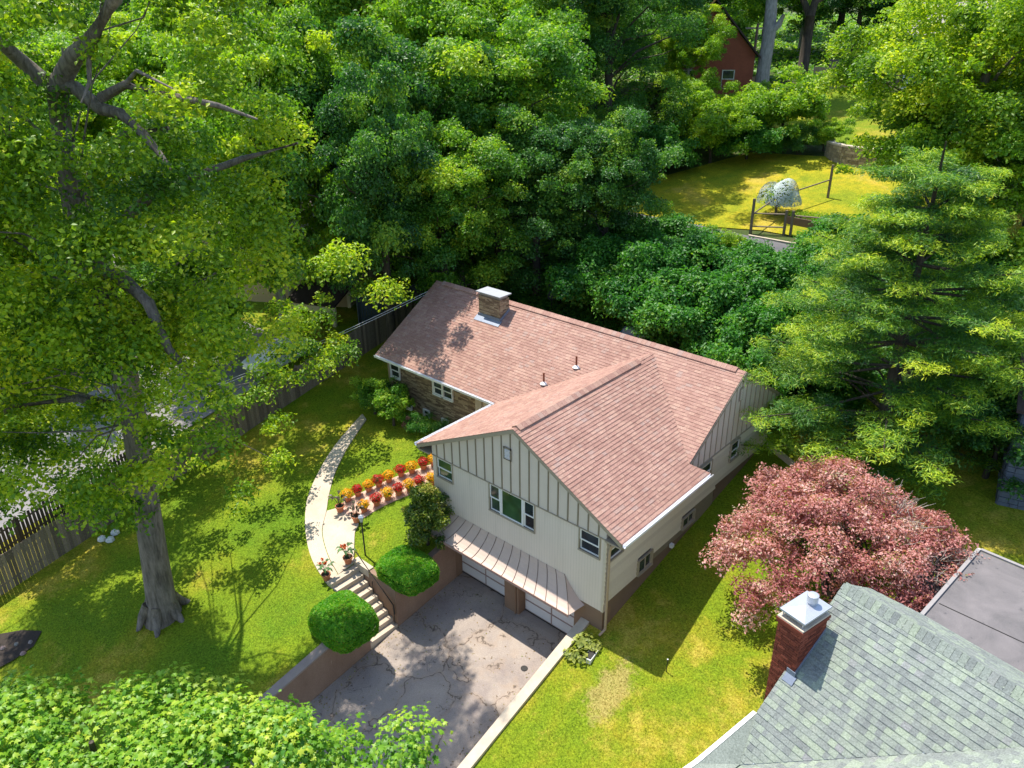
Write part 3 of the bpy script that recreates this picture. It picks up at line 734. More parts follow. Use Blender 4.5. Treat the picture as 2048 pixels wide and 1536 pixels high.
# windows on the front
def window(x0, x1, z0, z1, kind='hung', y=0.0, parent=H, glassm=None, cas=M_white, casing=True):
    ex = .055; mb = MB()
    if casing:
        for (a, b) in (((x0-ex, y-.03, z1), (x1+ex, y+.05, z1+ex*.7)), ((x0-ex, y-.05, z0-ex), (x1+ex, y+.05, z0)), ((x0-ex, y-.03, z0), (x0, y+.05, z1)), ((x1, y-.03, z0), (x1+ex, y+.05, z1))): mb.box(a, b)
    wn = mb.build('window', M_white if abs(y-(YF-.06)) < 1e-6 else M_trim, parent)
    def sash(a, b, c_, d_, g, yy=0):
        t_ = .05; m_ = MB(); y0_, y1_ = y+.0+yy, y+.035+yy
        m_.box((a, y0_, c_), (a+t_, y1_, d_)); m_.box((b-t_, y0_, c_), (b, y1_, d_)); m_.box((a+t_, y0_, c_), (b-t_, y1_, c_+t_)); m_.box((a+t_, y0_, d_-t_), (b-t_, y1_, d_))
        m_.build('frame', cas, wn)
        BX('pane', (a+t_, y+.02+yy, c_+t_), (b-t_, y+.028+yy, d_-t_), g, wn)
    g = glassm or M_glass
    if kind == 'hung':
        zm = (z0+z1)/2; sash(x0, x1, zm-.02, z1, g, -.005); sash(x0, x1, z0, zm+.02, g, .03)
    elif kind == 'triple':
        w_ = (x1-x0); a = x0+w_*.245; b = x0+w_*.755; zm = (z0+z1)/2
        for (p, q_) in ((x0, a-.03), (b+.03, x1)):
            sash(p, q_, zm-.02, z1, g, -.005); sash(p, q_, z0, zm+.02, g, .03)
        sash(a+.03, b-.03, z0, z1, M_glassg, .0)
        m_ = MB(); m_.box((a-.028, y-.02, z0), (a+.028, y+.05, z1)); m_.box((b-.028, y-.02, z0), (b+.028, y+.05, z1)); m_.build('mullion', cas, wn)
    elif kind == 'single': sash(x0, x1, z0, z1, g)
    elif kind == 'slider':
        xm = (x0+x1)/2; sash(x0, xm+.02, z0, z1, g, -.004); sash(xm-.02, x1, z0, z1, g, .03)
    BX('backing', (x0, y+.09, z0), (x1, y+.10, z1), M_dark, wn)
    return wn
window(X1, X1+WW, ZB, ZT, glassm=M_glassg); window(W-X1-WW, W-X1, ZB, ZT); window(C0, C1, ZBC, ZT, 'triple')
# side windows: build in local frame then rotate onto the right wall
def side_window(y0, y1, z0, z1, kind='hung', cas=M_white):
    e = empty('window_side', (W, 0, 0)); wn = window(y0, y1, z0, z1, kind, 0, H, cas=cas)
    # local x -> world y ; local y(outward -) -> world -x outward
    mat = Matrix(((0, -1, 0, W+.075), (1, 0, 0, 0), (0, 0, 1, 0), (0, 0, 0, 1)))
    wn.matrix_basis = mat; bpy.data.objects.remove(e)
for (a, b, c_, d_), kd, cs in zip(win_r, ('hung', 'slider', 'slider', 'hung', 'hung'), (M_white, M_trim, M_trim, M_white, M_white)): side_window(a, b, c_, d_, kd, cs)
# corner boards + downspouts
BX('corner_board', (W-.10, -.022, 2.45), (W-.003, -.003, zb-.04), M_cream, H)
MB().tube([(W+O2_-.1, .1, ZE-.14), (W+.16, .05, ZE-.5), (W+.10, .05, ZE-.75), (W+.10, .03, 1.75), (W+.05, -.25, 1.62)], .048, 8).build('downspout', M_tanpipe, H)
MB().tube([(XLr+.3, YE+.0, ZE-.14), (XL+.05, YF-.12, ZE-.5), (XL+.05, YF-.10, 3.1)], .045, 8).build('downspout', M_tanpipe, H)
BX('conduit_box', (W+.03, 4.2, 2.85), (W+.16, 4.35, 3.0), M_white, H)
# brick front wall of the main block with openings
wins = [(-8.66, -7.98, 4.55, 5.30, 'hung'), (-5.45, -4.15, 4.58, 5.32, 'pair'), (-7.62, -7.25, 3.05, 3.55, 'hung'), (-6.27, -5.92, 2.95, 3.42, 'hung'), (-4.93, -4.55, 2.92, 3.36, 'hung')]
XBR = -2.62
bwall = MB().box((XL, YF+.03, 2.2), (XBR, YF+WT, ZE-.05)).build('wall', M_mortar, H)
holes = [(a-XL-.02, c_-2.6-.02, b-XL+.02, d_-2.6+.02) for a, b, c_, d_, _ in wins]
tiles = tile_surface((XL, YF+.03, 2.6), (1, 0, 0), (0, 0, 1), [[(0, 0), (XBR-XL, 0), (XBR-XL, ZE-.12-2.6), (0, ZE-.12-2.6)]], .068, .20, .40, .028, True, .010, False, holes)
place_tiles(tiles, 'brick', M_brick, bwall)
for a, b, c_, d_, kd in wins:
    if kd == 'pair':
        mm = (a+b)/2; window(a, mm, c_, d_, y=YF-.06); window(mm, b, c_, d_, y=YF-.06)
    else: window(a, b, c_, d_, y=YF-.06)
BX('wall', (XBR, YF+.02, 2.2), (0, YF+WT, ZE-.05), M_cream, H)
BX('door_surround', (XBR+.02, YF-.06, 2.6), (XBR+.42, YF+.02, ZE-.25), M_cap, H)
BX('front_door', (-1.95, YF-.03, 3.0), (-.95, YF+.02, 5.1), M_white, H)
BX('porch_slab', (XBR, YF-1.0, 2.2), (0, YF+.02, 2.98), M_path, H)
# soffit under main eave
BX('soffit', (XLr+.02, YE+.02, ZE-.2), (-.72, YF+.03, ZE-.15), M_white, H)
# chimney
CX0, CX1, CY0, CY1, CZ = -4.95, -3.55, 7.87, 8.52, 9.02
chm = MB().box((CX0+.02, CY0+.02, 7.6), (CX1-.02, CY1-.02, CZ)).build('chimney', M_mortar, H)
tl = []
for O_, U_, L_ in (((CX0, CY0+.02, 8.0), (1, 0, 0), CX1-CX0), ((CX1-.02, CY0, 8.0), (0, 1, 0), CY1-CY0), ((CX0+.02, CY1, 8.0), (0, -1, 0), CY1-CY0), ((CX1, CY1-.02, 8.0), (-1, 0, 0), CX1-CX0)):
    tl += tile_surface(O_, U_, (0, 0, 1), [[(0, 0), (L_, 0), (L_, CZ-8.0), (0, CZ-8.0)]], .062, .16, .34, .022, True, .009, False)
place_tiles(tl, 'brick', M_brick, chm)
BX('crown', (CX0+.04, CY0+.04, CZ+.002), (CX1-.04, CY1-.04, CZ+.14), M_cement, chm)
BX('chimney_cap', (CX0-.09, CY0-.09, CZ+.15), (CX1+.09, CY1+.09, CZ+.20), simple('dull_grey_cap', (.36, .37, .38), .12, 3), chm)
fl = MB(); y0 = CY0; zf = ZM-(YR-y0)*SM
fl.prism([(CX0-.05, CY0-.03, zf+.0), (CX1+.05, CY0-.03, zf+.0), (CX1+.05, CY0-.03, zf+.17), (CX0-.05, CY0-.03, zf+.17)], (0, .02, 0))
fl.prism([(CX0-.12, CY0-.28, zf-.28*SM+.035), (CX1+.12, CY0-.28, zf-.28*SM+.035), (CX1+.12, CY0, zf+.04), (CX0-.12, CY0, zf+.04)], (0, 0, .012))
fl.prism([(CX1+.03, CY0-.03, zf+.01), (CX1+.03, CY1, ZM-(YR-CY1)*SM+.01), (CX1+.03, CY1, ZM-(YR-CY1)*SM+.16), (CX1+.03, CY0-.03, zf+.16)], (.015, 0, 0))
fl.build('flashing', M_lead, chm)
# plumbing vents
for x, y in ((.80, 5.93), (1.72, 7.02)):
    zz = ZM-(YR-y)*SM
    vp = MB().lathe((x, y, zz-.1), [(.042, 0), (.042, .62), (.028, .62), (.028, .4)], 10).build('vent_pipe', M_rust, H)
    MB().lathe((x, y, zz+.01), [(.17, 0), (.13, .035), (.055, .09), (.05, .12)], 12).build('flashing', M_white, vp)
# awning over the garage doors
A = empty('awning_dummy'); bpy.data.objects.remove(A)
ax0, ax1, zt2, zbt = .95, 6.75, 3.22, 2.36; YO = -.80; bx0, bx1 = .18, 7.58
def aw(t_):   # concave curve, t 0 at wall, 1 at lip
    y = YO*(t_**1.25); z_ = zt2-(zt2-zbt)*(1-(1-t_)**1.45); return y-.01, z_
ns = 14; awn = None; seg = 7
for i in range(ns):
    mb = MB()
    for k in range(seg):
        t0, t1 = k/seg, (k+1)/seg
        def P(i_, t_):
            y, z_ = aw(t_); a = ax0+(bx0-ax0)*t_; b = ax1+(bx1-ax1)*t_; return (a+(b-a)*i_/ns, y, z_)
        mb.prism([P(i, t1), P(i+1, t1), P(i+1, t0), P(i, t0)], (0, 0, -.02))
    if awn is None: awn = mb.build('awning', M_awning, H)
    else: mb.build('awning_panel', M_awning, awn)
for i in range(ns+1):
    mb = MB(); pts = []
    for k in range(seg+1):
        t0 = k/seg; y, z_ = aw(t0); a = ax0+(bx0-ax0)*t0; b = ax1+(bx1-ax1)*t0; pts.append((a+(b-a)*i/ns, y-.006, z_+.012))
    mb.tube(pts, .011, 4); mb.build('seam', M_seam, awn)
for xs_, xe in ((ax1, bx1), (ax0, bx0)):
    mb = MB()
    for k in range(seg):
        t0, t1 = k/seg, (k+1)/seg; y0_, z0_ = aw(t0); y1_, z1_ = aw(t1)
        a, b = xs_+(xe-xs_)*t0, xs_+(xe-xs_)*t1; ex = .0
        wx0, wx1 = xs_+(xe-xs_)*t0, xs_+(xe-xs_)*t1
        sg = 1 if xe > xs_ else -1
        mb.poly([(a, y0_, z0_), (b, y1_, z1_), (b+sg*.10*t1, -.004, z1_-.02*t1), (a+sg*.10*t0, -.004, z0_-.02*t0)])
    mb.build('end_panel', M_awning, awn)
y1_, z1_ = aw(1)
MB().box((bx0, y1_-.015, z1_-.10), (bx1, y1_+.01, z1_+.004)).build('lip', simple('awning_lip', (.38, .24, .20), .08), awn)
BX('awning_soffit', (bx0+.1, y1_+.02, z1_-.08), (bx1-.1, -.01, z1_-.05), M_brown, awn)
# garage doors
for (a, b) in ((D1-.1, P1), (P2, D2b)):
    gd = MB().box((a, RD-.02, .03), (b, RD+.04, 2.12)).build('garage_door', M_doorf, H)
    n_ = 4; hh = (2.10-.10)/n_; xm = (a+b)/2
    for r_ in range(n_):
        for (p, q_) in ((a+.04, xm-.035), (xm+.035, b-.04)):
            z0_ = .10+r_*hh
            BX('door_panel', (p, RD-.035, z0_), (q_, RD-.019, z0_+hh-.085), M_doorp, gd)
    BX('bottom_seal', (a, RD-.04, .004), (b, RD-.021, .04), M_dark, gd)

# ---------------------------------------------------------------- NEIGHBOUR HOUSE (green-grey roof)
th = -R(13.04); PN = Vector((16.53, -2.39, 9.72))
NH = empty('neighbour_house', tuple(PN), th, 'neighbouring house with green-grey shingle roof and brick chimney, lower right', 'house')
nm = Matrix.Translation(PN) @ Matrix.Rotation(th, 4, 'Z')
# local frame: x along ridge, y = back (-front), z relative to the ridge
S9 = .9
fr = [(0, 0, 0), (9, 0, 0), (9, -6, -6*S9), (3, -6, -5.4), (.33, -3.4, -3.06), (.08, -2.56, -2.56*S9), (0, -2.5, -2.25)]
mb = MB(); mb.prism([(0, 0, 0), (0.02, -2.55, -2.295), (.33, -3.4, -3.06), (4.24, -.65, -.585), (9, -.65, -.585), (9, 0, 0)], (0, 0, -.16)); nro = mb.build('roof', M_white, NH)
Ln = math.hypot(1, S9)
def nf(x, f_): return (x, -f_*Ln)
ra = [nf(-.04, 0), nf(-.04, 2.53), nf(.10, 2.56), nf(.33, 3.4), nf(4.24, .65), nf(4.24, 0)]
ra1 = ccw([nf(-.03, 0), nf(.0, 2.56), nf(.33, 3.4), nf(4.24, .65), nf(4.24, 0)]); ra2 = ccw([nf(4.24, 0), nf(4.24, .65), nf(9, .65), nf(9, 0)])
tiles = tile_surface((0, 0, .004), (1, 0, 0), (0, 1, S9), [ra1, ra2], .145, .10, .20, .018, True)
# cross gable, left slope
SX = .64
def cz(a): return -.585+SX*(a-4.24)
mb = MB(); mb.prism([(.33, -3.4, cz(.33)), (4.5, -.5, cz(4.5)), (4.5, -8, cz(4.5)), (.33-.35, -8, cz(-.02))], (0, 0, -.16)); nr2 = mb.build('roof', M_white, NH)
Lx = math.hypot(1, SX)
def ng(a, f_): return (f_, (a)*Lx)
rg = ccw([ng(.0, 8), ng(.33-.06, 3.37), ng(4.24, .62), ng(4.5, .45), ng(4.5, 8)])
tiles2 = tile_surface((0, 0, cz(0)+.004), (0, -1, 0), (1, 0, SX), [rg], .145, .10, .20, .014, True)
mb = MB(); mb.prism([(4.5, -.5, cz(4.5)), (9, -.5, cz(0)), (9, -8, cz(0)), (4.5, -8, cz(4.5))], (0, 0, -.16)); mb.build('roof', M_shingle2, NH)
# sliver roof at the left, falls to the eave
sl = [(.0, -2.52, -2.27), (.33, -3.4, -3.04), (.30, -8, -3.06), (-.36, -8, -3.25), (-.28, -4.0, -3.2), (-.02, -2.56, -2.42)]
MB().prism([sl[0], sl[1], sl[4], sl[5]], (0, 0, -.10)).build('roof', M_shingle2, NH)
MB().prism([sl[1], sl[2], sl[3], sl[4]], (0, 0, -.10)).build('roof', M_shingle2, NH)
MB().prism([(-.03, -2.53, -2.40), (-.29, -4.0, -3.19), (-.40, -4.0, -3.20), (-.13, -2.53, -2.42)], (0, 0, -.12)).build('fascia', M_white, NH)
MB().prism([(-.29, -4.0, -3.19), (-.37, -8, -3.24), (-.48, -8, -3.25), (-.40, -4.0, -3.20)], (0, 0, -.12)).build('fascia', M_white, NH)
# back slope
SB = .62
bk = [(0, 0, 0), (9, 0, 0), (9, 2.2, -2.2*SB), (1.05, 1.9, -1.9*SB), (0, 1.2, -1.2*SB)]
nr3 = MB().prism([bk[4], bk[0], bk[1], bk[2], bk[3]], (0, 0, -.14)).build('roof', M_white, NH)
Lb = math.hypot(1, SB)
def nbk(a, y_): return (-a, -y_*Lb)
tiles3 = tile_surface((0, 0, .004), (-1, 0, 0), (0, -1, SB), [ccw([nbk(0, 0), nbk(9, 0), nbk(9, 2.2), nbk(1.05, 1.9), nbk(0, 1.2)])], .145, .10, .20, .014, True)
place_tiles(tiles, 'shingle', M_shingle2, nro, nm, 240); place_tiles(tiles2, 'shingle', M_shingle2, nr2, nm, 60); place_tiles(tiles3, 'shingle', M_shingle2, nr3, nm, 0)
# ridge cap shingles
x = .02
while x < 8.9:
    mb = MB(); mb.tint = random.random(); j = random.uniform(0, .01)
    mb.prism([(x, -.17, -.17*S9+.035), (x+.135, -.17, -.17*S9+.025), (x+.135, 0, .045), (x, 0, .06+j)], (0, 0, -.02))
    mb.prism([(x, 0, .06+j), (x+.135, 0, .045), (x+.135, .17, -.17*SB+.025), (x, .17, -.17*SB+.035)], (0, 0, -.02))
    mb.build('ridge_shingle', M_shingle2, nro); x += .145
y = -.75
while y > -7:
    mb = MB(); mb.tint = random.random()
    mb.prism([(4.36, y, cz(4.36)+.03), (4.5, y, cz(4.5)+.055), (4.5, y-.135, cz(4.5)+.04), (4.36, y-.135, cz(4.36)+.02)], (0, 0, -.02))
    mb.prism([(4.5, y, cz(4.5)+.055), (4.66, y, cz(4.5)-.05), (4.66, y-.135, cz(4.5)-.06), (4.5, y-.135, cz(4.5)+.04)], (0, 0, -.02))
    mb.build('ridge_shingle', M_shingle2, nr2); y -= .145
# walls down to the ground
gl = -8.9
MB().prism([(.12, -2.5, gl), (.12, 1.6, gl), (.12, 1.6, -1.15), (.12, 0, -.16), (.12, -2.5, -2.42)], (.2, 0, 0)).build('wall', M_cream, NH)
MB().box((.35, -8, gl), (.55, -2.5, -3.3)).build('wall', M_cream, NH); MB().box((.12, 1.4, gl), (9, 1.6, -1.3)).build('wall', M_cream, NH)
MB().box((.12, -2.6, gl), (.55, -2.45, -3.0)).build('wall', M_cream, NH)
# brick chimney
cx0, cx1, cf, cb, ct = -.38, .22, -1.76, -.86, -.42
nch = MB().box((cx0+.015, cf+.015, gl), (cx1-.015, cb-.015, ct)).build('chimney', M_redmortar, NH)
tl = []
for O_, U_, L_ in (((cx0, cf+.015, -4.4), (1, 0, 0), cx1-cx0), ((cx1-.015, cf, -4.4), (0, 1, 0), cb-cf), ((cx0+.015, cb, -4.4), (0, -1, 0), cb-cf)):
    tl += tile_surface(O_, U_, (0, 0, 1), [[(0, 0), (L_, 0), (L_, ct+4.4), (0, ct+4.4)]], .068, .19, .21, .017, True, .010, False)
place_tiles(tl, 'brick', M_redbrick, nch, nm)
for k_, (e, z0_, z1_, mt) in enumerate(((.03, ct+.002, ct+.065, M_redbrick), (.045, ct+.067, ct+.13, M_redbrick), (.03, ct+.132, ct+.17, M_cap))):
    BX('corbel' if k_ < 2 else 'cement_crown', (cx0-e, cf-e, z0_), (cx1+e, cb+e, z1_), mt, nch)
mb = MB(); mb.box((cx0+.1, cf+.12, ct+.172), (cx1-.1, cb-.1, ct+.30)); mb.build('flue', M_cement, nch)
# metal cap: pyramid hood on legs with a round cowl
h0 = ct+.31; mb = MB(); mb.box((cx0-.02, cf+.0, h0), (cx1+.02, cb+.05, h0+.045)); hood = mb.build('hood', M_steel, nch)
xc, yc = (cx0+cx1)/2, (cf+cb)/2
mb = MB(); c4 = [(cx0+.0, cf+.02, h0+.047), (cx1-.0, cf+.02, h0+.047), (cx1-.0, cb+.03, h0+.047), (cx0+.0, cb+.03, h0+.047)]; ap = (xc, yc, h0+.11)
for i in range(4): mb.poly([c4[i], c4[(i+1) % 4], ap])
mb.build('hood_top', M_steel, hood)
for x_ in (cx0+.05, cx1-.05):
    for y_ in (cf+.06, cb-.04): BX('leg', (x_-.012, y_-.012, ct+.172), (x_+.012, y_+.012, h0-.001), M_steel, hood)
MB().lathe((xc+.03, yc+.18, h0+.06), [(.085, 0), (.085, .10), (.118, .105), (.118, .27), (.10, .275), (0, .285)], 20).build('cowl', M_steel, hood)
# flashing at the chimney
fl = MB(); fl.prism([(cx1+.005, cf-.02, cf*S9+.0), (cx1+.005, cb, cb*S9+.0), (cx1+.005, cb, cb*S9+.12), (cx1+.005, cf-.02, cf*S9+.14)], (.012, 0, 0)); fl.prism([(cx0+.42, cf-.03, cf*S9-.02), (cx1+.04, cf-.03, cf*S9-.02), (cx1+.04, cf-.03, cf*S9+.16), (cx0+.42, cf-.03, cf*S9+.16)], (0, .015, 0))
fl.prism([(cx0+.42, cf-.16, (cf-.16)*S9+.03), (cx1+.08, cf-.16, (cf-.16)*S9+.03), (cx1+.08, cf-.02, cf*S9+.03), (cx0+.42, cf-.02, cf*S9+.03)], (0, 0, .015)); fl.build('flashing', M_lead, nch)
# attached flat-roofed wing (own coordinates, world aligned to the photo)
zf = 5.6
def wpt(x, y, z): return nm.inverted() @ Vector((x, y, z))
fp = [(17.85, 7.35), (26, 6.6), (26, -1.5), (19.6, -1.2), (17.35, 2.2)]
MB().prism([tuple(wpt(x, y, zf)) for x, y in fp], (0, 0, -.2)).build('flat_roof', M_flat, NH)
for a, b in ((fp[0], fp[1]), (fp[4], fp[0])):
    A_, B_ = Vector((*a, 0)), Vector((*b, 0)); d_ = (B_-A_).normalized(); n_ = Vector((d_.y, -d_.x, 0))*(-.11)
    MB().prism([tuple(wpt(a[0], a[1], zf+.004)), tuple(wpt(b[0], b[1], zf+.004)), tuple(wpt(b[0]+n_.x, b[1]+n_.y, zf+.004)), tuple(wpt(a[0]+n_.x, a[1]+n_.y, zf+.004))], (0, 0, .06)).build('roof_edge', simple('roof_edge_metal', (.30, .28, .27), .1), NH)
MB().prism([tuple(wpt(17.6, 3.9, zf+.004)), tuple(wpt(26, 3.3, zf+.004)), tuple(wpt(26, 3.27, zf+.004)), tuple(wpt(17.6, 3.87, zf+.004))], (0, 0, .008)).build('membrane_seam', M_dark, NH)
MB().prism([tuple(wpt(x, y, zf-.2)) for x, y in ((18.05, 7.1), (26, 6.4), (26, 0), (19.5, 0), (17.6, 2.3))], (0, 0, -4.5)).build('wall', M_plaster, NH)
gu = MB().tube([tuple(wpt(17.80, 7.5, zf-.06)), tuple(wpt(17.28, 2.3, zf-.06))], .07, 8); gu.build('gutter', M_white, NH)
# low lean-to shingle roof in maple shade
lt = [(16.55, 8.6, 4.6), (17.75, 8.3, 4.9), (17.3, 2.6, 4.9), (16.2, 3.0, 4.5)]
MB().prism([tuple(wpt(*p)) for p in lt], (0, 0, -.12)).build('lean_to_roof', simple('charcoal_shingle', (.10, .095, .10), .25, 6, fine=20), NH)
MB().prism([tuple(wpt(x, y, 4.35)) for x, y in ((16.8, 8.3), (17.6, 8.1), (17.2, 2.8), (16.5, 3.1))], (0, 0, -3.2)).build('wall', M_plaster, NH)

# ---------------------------------------------------------------- other buildings
def house_box(name, label, c, rz, w_, d_, z0, h_, wallm, roofm, rise=2.2, cat='house', over=.4):
    e = empty(name, (c[0], c[1], z0), rz, label, cat)
    wl_ = BX('wall', (-w_/2, -d_/2, -1), (w_/2, d_/2, h_), wallm, e)
    a, b = w_/2+over, d_/2+over
    r_ = MB(); k = over*rise/(d_/2)
    r_.prism([(-a, -b, h_-k), (a, -b, h_-k), (a, 0, h_+rise), (-a, 0, h_+rise)], (0, 0, -.15)); r_.prism([(-a, 0, h_+rise), (a, 0, h_+rise), (a, b, h_-k), (-a, b, h_-k)], (0, 0, -.15)); r_.build('roof', roofm, e)
    g = MB()
    for s_ in (-1, 1): g.prism([(s_*w_/2, -d_/2, h_), (s_*w_/2, d_/2, h_), (s_*w_/2, 0, h_+rise-.15)], (-s_*.15, 0, 0))
    g.build('gable_wall', wallm, e)
    return e
def clap(e, face, w_, d_, h_, mat, z0=0, step=.2):
    """clapboards on the -y or +x face as objects"""
    z = z0
    while z < h_:
        mb = MB(); mb.tint = random.random()
        if face == '-y': mb.hexa([(-w_/2, -d_/2-.03, z), (w_/2, -d_/2-.03, z), (w_/2, -d_/2, z), (-w_/2, -d_/2, z), (-w_/2, -d_/2-.006, z+step), (w_/2, -d_/2-.006, z+step), (w_/2, -d_/2, z+step), (-w_/2, -d_/2, z+step)])
        mb.build('clapboard', mat, e); z += step
# tan house behind the oak; its visible front faces the camera
th_ = R(20)
tan = house_box('tan_house', 'tan clapboard house with ivory window trim half hidden behind the big oak', (-26.4, 13.2), th_, 11.5, 9.5, 2.6, 6.4, M_tanwall, M_grayroof, 2.6)
clap(tan, '-y', 11.5, 9.5, 6.4, M_tanwall, 1.0, .22)
for (x0, x1, z0, z1) in ((2.2, 3.6, 3.9, 5.3), (4.0, 5.2, 3.9, 5.3), (-1.5, -.2, 3.9, 5.3), (-4.4, -3.0, 3.9, 5.3)):
    wn = window(x0, x1, z0, z1, 'hung', -4.78, tan, cas=M_tanwhite)
for z in (3.0, 5.75): BX('trim_band', (-5.76, -4.83, z), (5.76, -4.79, z+.2), M_tanwhite, tan)
BX('corner_board', (5.55, -4.85, 0), (5.78, -4.70, 6.3), M_tanwhite, tan)
MB().prism([(2.6, -7.2, 2.5), (6.2, -7.2, 2.5), (6.2, -4.8, 3.3), (2.6, -4.8, 3.3)], (0, 0, -.12)).build('porch_roof', M_darkroof, tan)
BX('porch_beam', (2.7, -7.15, 1.95), (6.15, -6.95, 2.38), M_tanwhite, tan)
for x in (2.8, 4.4, 6.0): BX('porch_post', (x-.1, -7.13, -.8), (x+.1, -6.95, 1.95), M_tanwhite, tan)
ch_ = empty('white_house', (-50, -1, 2.0), R(15), 'white house with pale grey roof at the far left edge', 'house')
house_ = [BX('wall', (-5, -4, -1), (5, 4, 6), M_plaster, ch_), MB().prism([(-5.4, -4.4, 5.8), (5.4, -4.4, 5.8), (5.4, 0, 8.3), (-5.4, 0, 8.3)], (0, 0, -.15)).build('roof', simple('pale_grey_roof', (.42, .43, .47), .08, 2), ch_), MB().prism([(-5.4, 0, 8.3), (5.4, 0, 8.3), (5.4, 4.4, 5.8), (-5.4, 4.4, 5.8)], (0, 0, -.15)).build('roof', M_grayroof, ch_)]
for x0 in (-3.5, 0, 3): window(x0, x0+1, 3.6, 5, 'hung', -4.02, ch_)
gh = house_box('grey_house', 'low grey-roofed house seen in gaps at the upper left behind the oak', (-52, 14), R(10), 13, 9, 4.5, 4.5, M_plaster, simple('blue_grey_roof', (.33, .36, .42), .08, 2), 2.4)
for x0 in (-4, 0, 3.5): window(x0, x0+1.1, 1.9, 3.3, 'hung', -4.53, gh)
bh = empty('brick_house', (-20.6, 57.0, 12.2), R(30), 'dark red brick house with orange gable among trees at the top of the hill', 'house')
BX('wall', (-4, -3, -1), (4, 3, 5.2), M_redwall, bh)
MB().prism([(-4, -3.0, 5.2), (4, -3.0, 5.2), (0, -3.0, 9.6)], (0, .3, 0)).build('gable_wall', M_redwall, bh)
MB().prism([(-4.5, -3.6, 4.8), (0, -3.6, 9.8), (0, 3.6, 9.8), (-4.5, 3.6, 4.8)], (0, 0, .2)).build('roof', M_orange, bh); MB().prism([(0, -3.6, 9.8), (4.5, -3.6, 4.8), (4.5, 3.6, 4.8), (0, 3.6, 9.8)], (0, 0, .2)).build('roof', M_darkroof, bh)
for (x0, z0) in ((-2.6, 2.2), (1.2, 2.2), (-.6, 6.0)): window(x0, x0+1.1, z0, z0+1.6, 'hung', -3.03 if z0 < 5 else -3.05, bh)
BX('door', (-1.0, -3.06, -.4), (-.1, -3.0, 1.7), M_dark, bh)
for k in range(26):
    mb = MB(); mb.box((-4.0, -3.05, -.2+k*.2), (4.0, -3.005, -.2+k*.2+.185)); mb.build('brick_course', M_redwall, bh) if k in () else None
wh = house_box('pale_house', 'pale house with white chimney hidden behind the right hand oak', (0.5, 66), R(12), 10, 8, 14.2, 5.0, M_plaster, M_grayroof, 2.4)
for x0 in (-3.4, 0, 2.6): window(x0, x0+1.1, 2, 3.4, 'hung', -4.03, wh)
BX('chimney', (1.2, -1, 5.5), (2.1, .2, 8.8), M_plaster, wh)
gr2 = house_box('slate_roof_house', 'house with slate blue roof at the top edge of the picture', (-12, 118), R(20), 16, 9, 16.5, 3.8, M_plaster, simple('slate_roof', (.17, .18, .21), .1, 1), 3.2)
rw = empty('stone_outbuilding', (18.3, 15.8, 4.8), R(12), 'blue grey stone walled outbuilding in deep shade at the right edge', 'building')
tl = tile_surface((-1.5, -2.5, -.6), (1, 0, 0), (0, 0, 1), [[(0, 0), (5, 0), (5, 4.2), (0, 4.2)]], .22, .25, .5, .05, True, .02, False)
so = BX('wall', (-1.5, -2.48, -.8), (3.5, 1, 3.6), M_slate, rw); tl2 = tile_surface((-1.5, 1, -.6), (0, -1, 0), (0, 0, 1), [[(0, 0), (3.5, 0), (3.5, 4.2), (0, 4.2)]], .22, .25, .5, .05, True, .02, False)
place_tiles(tl+tl2, 'stone', M_slate, so, Matrix.Translation((18.3, 15.8, 4.8)) @ Matrix.Rotation(R(12), 4, 'Z'), 250)
MB().prism([(-1.8, -2.9, 3.6), (3.8, -2.9, 3.6), (3.8, 1.2, 4.4), (-1.8, 1.2, 4.4)], (0, 0, -.12)).build('roof', M_darkroof, rw)

